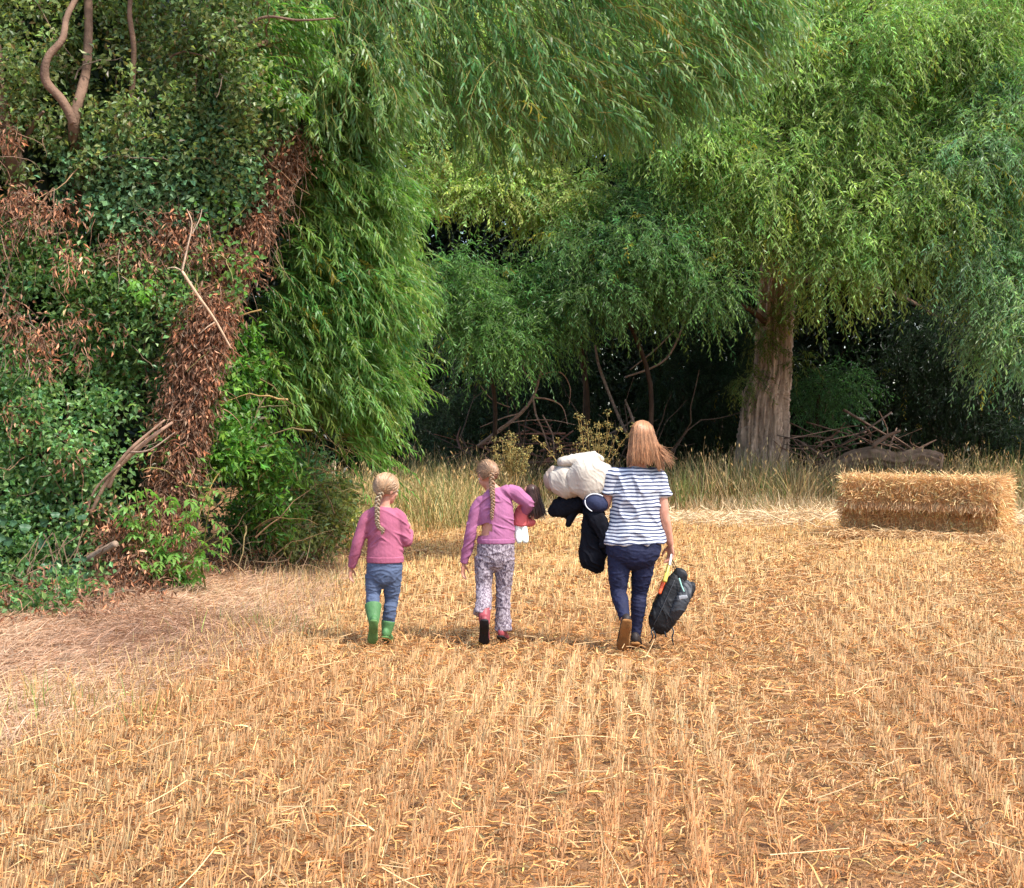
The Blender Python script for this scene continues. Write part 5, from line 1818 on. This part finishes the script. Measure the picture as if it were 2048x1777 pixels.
shoe(G1, 'rubber_boot', l_an, l_toe, [.02, .62, .78], GREENB, GREENS, .86, [(l_kn + (l_an - l_kn) * .72 + np.array([0, -.006, 0]), .049), (l_kn + (l_an - l_kn) * .42 + np.array([0, -.012, 0]), .060), (l_kn + (l_an - l_kn) * .31 + np.array([0, -.014, 0]), .064)])
shoe(G1, 'rubber_boot', r_an + np.array([0, 0, .01]), r_toe + np.array([0, 0, .01]), [0, 0, 1], GREENB, GREENS, .86, [(r_kn + (r_an - r_kn) * .85, .044), (r_kn + (r_an - r_kn) * .62, .052)])


def plaited_head(parent, c, R, s, col, gather, path, br, turns, dark=.75, n=900):
    """Hair combed over the skull to a gathering point, then a plait along path."""
    acc = Acc()
    c = np.asarray(c)
    rad = np.array([.079, .099, .094]) * s
    cen = np.array([0, -.012, .022]) * s
    # scalp shell
    v, f = ellipsoid((0, 0, 0), (1, 1, 1), None, 28)
    face = (v[:, 1] > .30) & (v[:, 2] < .45)
    low = (v[:, 2] < -.55)
    v = v * np.where(face | low, .80, 1.0)[:, None]
    acc.add(c + (cen + v * rad * .985) @ R.T, f, np.asarray(col) * dark)
    g = nrm(np.asarray(gather, float))
    u = unit(n * 3)
    u = u[~(((u[:, 1] > .38) & (u[:, 2] < .52)) | (u[:, 2] < -.5))][:n]
    n = len(u)
    K = 9
    om = np.arccos(np.clip(u @ g, -1, 1))[:, None]
    G = np.zeros((n, K, 3))
    lock = np.sin(np.arctan2(u[:, 0], u[:, 2]) * 9)
    for k in range(K):
        t = k / (K - 1)
        q = (np.sin((1 - t) * om) * u + np.sin(t * om) * g) / np.maximum(np.sin(om), 1e-3)
        w = 1.01 + .035 * math.sin(math.pi * t) + .02 * lock[:, None] + .012 * rng.normal(size=(n, 1))
        G[:, k] = c + (cen + nrm(q) * w * rad) @ R.T
    C = vary(col, n, .22, .06) * (1 + .15 * lock[:, None])
    tubes(acc, G, .0036, .0028, np.clip(C, 0, .9), 3)
    # loose wisps
    m = 30
    st = c + (cen + u[:m] * rad * 1.02) @ R.T
    tubes(acc, grow(st, u[:m] @ R.T + rng.normal(size=(m, 3)) * .5, .03 + .05 * rng.random(m), 5, .1, .2), .0012, .0006, vary(np.asarray(col) * 1.25, m, .15, .05), 3)
    h = acc.build('hair', HAIR, parent, True)
    acc = Acc()
    gp = c + (cen + g * rad * 1.02) @ R.T
    Q = braid(acc, [gp] + list(path), br, np.asarray(col), turns)
    p = acc.build('plait', HAIR, h, True)
    return h, p, Q


BLOND = srgb(162, 132, 102)
h, p, Q = plaited_head(G1, hc, HR, .97, BLOND, (.62, -.60, -.62), [L2(757, 1000, -.085), L2(757, 1020, -.105), L2(757, 1040, -.115), L2(761, 1052, -.118), L2(768, 1057, -.12), L2(766, 1066, -.12)], .0155, 5)
place(G1, (765 - 1024) / FPX * 11.0, 11.0)

# ------------------------------------------------------------------ the taller girl
S3 = 271.5
def L3(px, py, y=0.0):
    return np.array([(px - 988) / S3, y, (1284 - py) / S3])


MAUVE = mat_plain('mauve_jersey', srgb(160, 100, 134), .85, .2, .25, 240, .07)
hc = L3(975, 948, .05)
HR = rot(34, -26, -8)
l_sh, l_el, l_wr = L3(957, 1003, .01), L3(941, 1066, .0), L3(927, 1126, .03)
r_sh, r_el, r_wr = L3(1022, 976), L3(1056, 1004, .0), L3(1046, 1040, .15)
l_hip, l_kn, l_an, l_toe = L3(970, 1112), L3(967, 1172, -.02), L3(970, 1236, -.20), L3(969, 1278, -.12)
r_hip, r_kn, r_an, r_toe = L3(1009, 1112), L3(1007, 1178, .03), L3(1004, 1266, .02), L3(1010, 1278, .15)
sh = [ctube([L3(989, 1122), L3(991, 1092), L3(993, 1058), L3(991, 1020, .005), L3(989, 990, .015), L3(985, 974, .02)], [.06, .122, .108, .110, .098, .050], [.05, .085, .08, .084, .072, .045], k=5, n=24),
      ctube([L3(986, 982, .015), L3(981, 968, .03), L3(978, 958, .04)], [.044, .038, .040], k=3)] + head_shells(hc, HR, .93)
sh += arm_shells(l_sh, l_el, l_wr, .76) + arm_shells(r_sh, r_el, r_wr, .76)
sh += leg_shells(l_hip, l_kn, l_an, l_toe, .78, .085, .058, .056, .036) + leg_shells(r_hip, r_kn, r_an, r_toe, .78, .085, .058, .056, .036)
sh += hand_shells(l_wr, [-.10, .10, -1], [.8, -.35, 0], -1, .76, .35) + hand_shells(r_wr, [-.35, .3, -.5], [-.6, -.5, 0], 1, .76, .55)
G2 = link('person', fuse('person', sh, .004, 5, .4), SKIN, None)
G2['label'] = 'person in mauve top and flared snake print trousers with a doll under one arm'
G2['category'] = 'person'
eyes(G2, hc, HR, .93)
# top with a gap of bare back low on the left side
sh = [ctube([L3(992, 1080), L3(993, 1064), L3(993, 1050), L3(991, 1020, .005), L3(989, 992, .012), L3(985, 977, .02)], [.139, .134, .130, .134, .122, .062], [.100, .098, .092, .096, .084, .055], k=5, n=28, cap=.12),
      sleeve(l_sh, l_el, l_el + (l_wr - l_el) * .93, [.053, .048, .043, .038, .029], L3(988, 996)), sleeve(r_sh, r_el, r_el + (r_wr - r_el) * .9, [.053, .050, .046, .039, .030], L3(988, 992))]
hx0, hz0 = L3(985, 1036)[0], L3(985, 1036)[2]
hx1, hz1 = L3(950, 1048)[0], L3(950, 1072)[2]


def bare(c, nn):
    if c.y > -.0 and c.x > L3(958, 0)[0] + .02:
        return False
    if c.x > hx0 or c.x < -.128 or c.z < hz1 or c.z > hz0 - .02:
        return False
    t = (hx0 - c.x) / (hx0 - L3(955, 0)[0])
    return hz0 - .105 - .02 * t < c.z < hz0 - .03 - .02 * t + .03 * (1 - t) if t > .22 else hz0 - .085 < c.z < hz0 - .03


for s_ in (l_sh, r_sh):
    sh.append(ellipsoid(s_ + (L3(988, 996) - s_) * .28 + np.array([0, 0, .004]), (.060, .056, .047)))
J = mesh_part('top', sh, MAUVE, G2, .0045, 5, 1, jumper_folds(9), bare)
link('hem', fuse('hem', [ctube([L3(992, 1084), L3(992, 1074)], [.141, .141], [.103, .103], k=2, n=26, cap=.05)], .005, 2), MAUVE, J)
for a_, b_ in ((l_el, l_wr), (r_el, r_wr)):
    link('cuff', fuse('cuff', [tube([a_ + (b_ - a_) * .84, a_ + (b_ - a_) * .97], [.030, .028], cap=.1)], .004, 2), MAUVE, J)
# snake-print flares
m = bpy.data.materials.new('snake_print')
m.use_nodes = True
nt = m.node_tree
b = nt.nodes['Principled BSDF']
tc = nt.nodes.new('ShaderNodeTexCoord')
mp = nt.nodes.new('ShaderNodeMapping')
mp.inputs['Scale'].default_value = (1.0, 1.0, .55)
vo = nt.nodes.new('ShaderNodeTexVoronoi')
vo.feature = 'DISTANCE_TO_EDGE'
vo.inputs['Scale'].default_value = 46
nz = nt.nodes.new('ShaderNodeTexNoise')
nz.inputs['Scale'].default_value = 22
nz.inputs['Detail'].default_value = 3
nt.links.new(tc.outputs['Object'], mp.inputs[0])
ad = nt.nodes.new('ShaderNodeVectorMath'); ad.operation = 'MULTIPLY_ADD'
ad.inputs[1].default_value = (.05, .05, .05)
nt.links.new(nz.outputs['Color'], ad.inputs[0])
nt.links.new(mp.outputs[0], ad.inputs[2])
nt.links.new(ad.outputs[0], vo.inputs['Vector'])
mu = nt.nodes.new('ShaderNodeMath'); mu.operation = 'MULTIPLY_ADD'
mu.inputs[1].default_value = 2.2
nt.links.new(vo.outputs['Distance'], mu.inputs[0])
nt.links.new(nz.outputs[0], mu.inputs[2])
cr = nt.nodes.new('ShaderNodeValToRGB')
e = cr.color_ramp.elements
e[0].position, e[0].color = .46, (*srgb(70, 60, 76), 1)
e[1].position, e[1].color = .92, (*srgb(168, 156, 162), 1)
q = e.new(.66)
q.color = (*srgb(118, 102, 110), 1)
nt.links.new(mu.outputs[0], cr.inputs[0])
nt.links.new(cr.outputs[0], b.inputs['Base Color'])
b.inputs['Roughness'].default_value = .8
SNAKE = m
l_end, r_end = l_kn + (l_an - l_kn) * .80, r_kn + (r_an - r_kn) * .93
sh = [ctube([L3(989, 1136), L3(989, 1126), L3(991, 1104), L3(992, 1078)], [.06, .118, .140, .132], [.05, .088, .102, .096], k=4, n=24, cap=.3),
      ctube([l_hip, (l_hip + l_kn) / 2, l_kn, (l_kn + l_end) / 2, l_end + np.array([-.02, .02, .0])], [.078, .069, .058, .060, .063], k=5, cap=.1),
      ctube([r_hip, (r_hip + r_kn) / 2, r_kn, (r_kn + r_end) / 2, r_end + np.array([.01, 0, 0])], [.078, .069, .058, .056, .067], k=5, cap=.1)]
mesh_part('trousers', sh, SNAKE, G2, .006, 4, 1, folds((15, 15, 26), .0035, 12))
RED_BOOT = mat_plain('red_leather', srgb(150, 66, 72), .5, .4, .2, 90, .2)
BLK_SOLE = mat_plain('black_sole', srgb(24, 22, 24), .6, .3, .5, 80, .2)
shoe(G2, 'boot', l_an + np.array([.0, .0, 0]), l_toe, [.03, .62, .78], RED_BOOT, BLK_SOLE, .92, [(l_kn + (l_an - l_kn) * .85, .044), (l_kn + (l_an - l_kn) * .62, .048)])
shoe(G2, 'boot', r_an + np.array([0, 0, .015]), r_toe + np.array([0, 0, .015]), [0, 0, 1], RED_BOOT, BLK_SOLE, .88, [(r_kn + (r_an - r_kn) * .85, .042)])
DBLOND = srgb(140, 110, 84)
h, p, Q = plaited_head(G2, hc, HR, .93, DBLOND, (-.35, -.80, -.45), [L3(984, 968, -.06), L3(985, 985, -.085), L3(986, 1005, -.10), L3(984, 1022, -.105), L3(984, 1036, -.105)], .0155, 5.4)
place(G2, (988 - 1024) / FPX * 11.05, 11.05)

# the doll under her arm
DOLL = thing('doll', 'doll with long dark brown hair and red dress held under the girl\'s right arm', 'doll')
dh = L3(1060, 985, .12)
DR = rot(-60, -10, 20)
body = head_shells(dh, DR, .55) + [ctube([L3(1055, 1000, .11), L3(1047, 1020, .1), L3(1042, 1040, .09)], [.03, .045, .05], [.03, .04, .04], k=4)]
for dx in (-7, 6):
    body.append(ctube([L3(1043 + dx * .5, 1036, .09), L3(1042 + dx, 1054, .07), L3(1043 + dx, 1070, .06)], [.022, .02, .018], k=4))
body.append(ctube([L3(1058, 1006, .1), L3(1064, 1022, .08), L3(1066, 1036, .07)], [.016, .015, .012], k=4))
link('doll_body', fuse('doll_body', body, .004, 4, .6), SKIN, DOLL)
mesh_part('dress', [ctube([L3(1054, 1004, .11), L3(1047, 1018, .09), L3(1042, 1036, .085), L3(1040, 1050, .08)], [.04, .055, .062, .060], [.04, .05, .055, .055], k=4, cap=.15),
                   ellipsoid(L3(1058, 1044, .10), (.05, .04, .035))], mat_plain('coral_dress', srgb(206, 100, 100), .8, .2, .3, 160, .12), DOLL, .005, 3, 1, puffy(31, .008, 22))
for dx in (-7, 6):
    a_, t_ = L3(1042 + dx, 1052, .07), L3(1044 + dx, 1074, .05)
    mesh_part('sock', [ctube([a_, (a_ + t_) / 2, t_, t_ + np.array([.005, -.02, -.025])], [.025, .027, .028, .022], k=4)], mat_plain('white_sock', srgb(226, 236, 226), .8, .2, .2, 120, .04), DOLL, .004, 3)
acc = Acc()
DHC = srgb(72, 50, 42)
v, f = ellipsoid(dh + np.array([.012, -.01, .012]), (.054, .058, .056), None, 22)
acc.add(v, f, DHC)
v, f = ctube([L3(1066, 982, .09), L3(1073, 1002, .08), L3(1075, 1022, .08), L3(1073, 1034, .08)], [.04, .046, .042, .02], [.035, .04, .036, .02], k=5)
acc.add(v, f, DHC)
n = 420
an = rng.random(n) * 6.28
st = L3(1065, 982, .085) + np.stack([np.cos(an) * .045, np.sin(an) * .042, rng.normal(size=n) * .015], 1)
G = grow(st, np.stack([np.cos(an) * .18 + .22, np.sin(an) * .18, -np.ones(n)], 1), .13 + .07 * rng.random(n), 7, .12, .05)
tubes(acc, G, .003, .0016, vary(DHC, n, .3, .08), 3)
acc.build('hair', HAIR, DOLL, True)
DOLL.location = G2.location
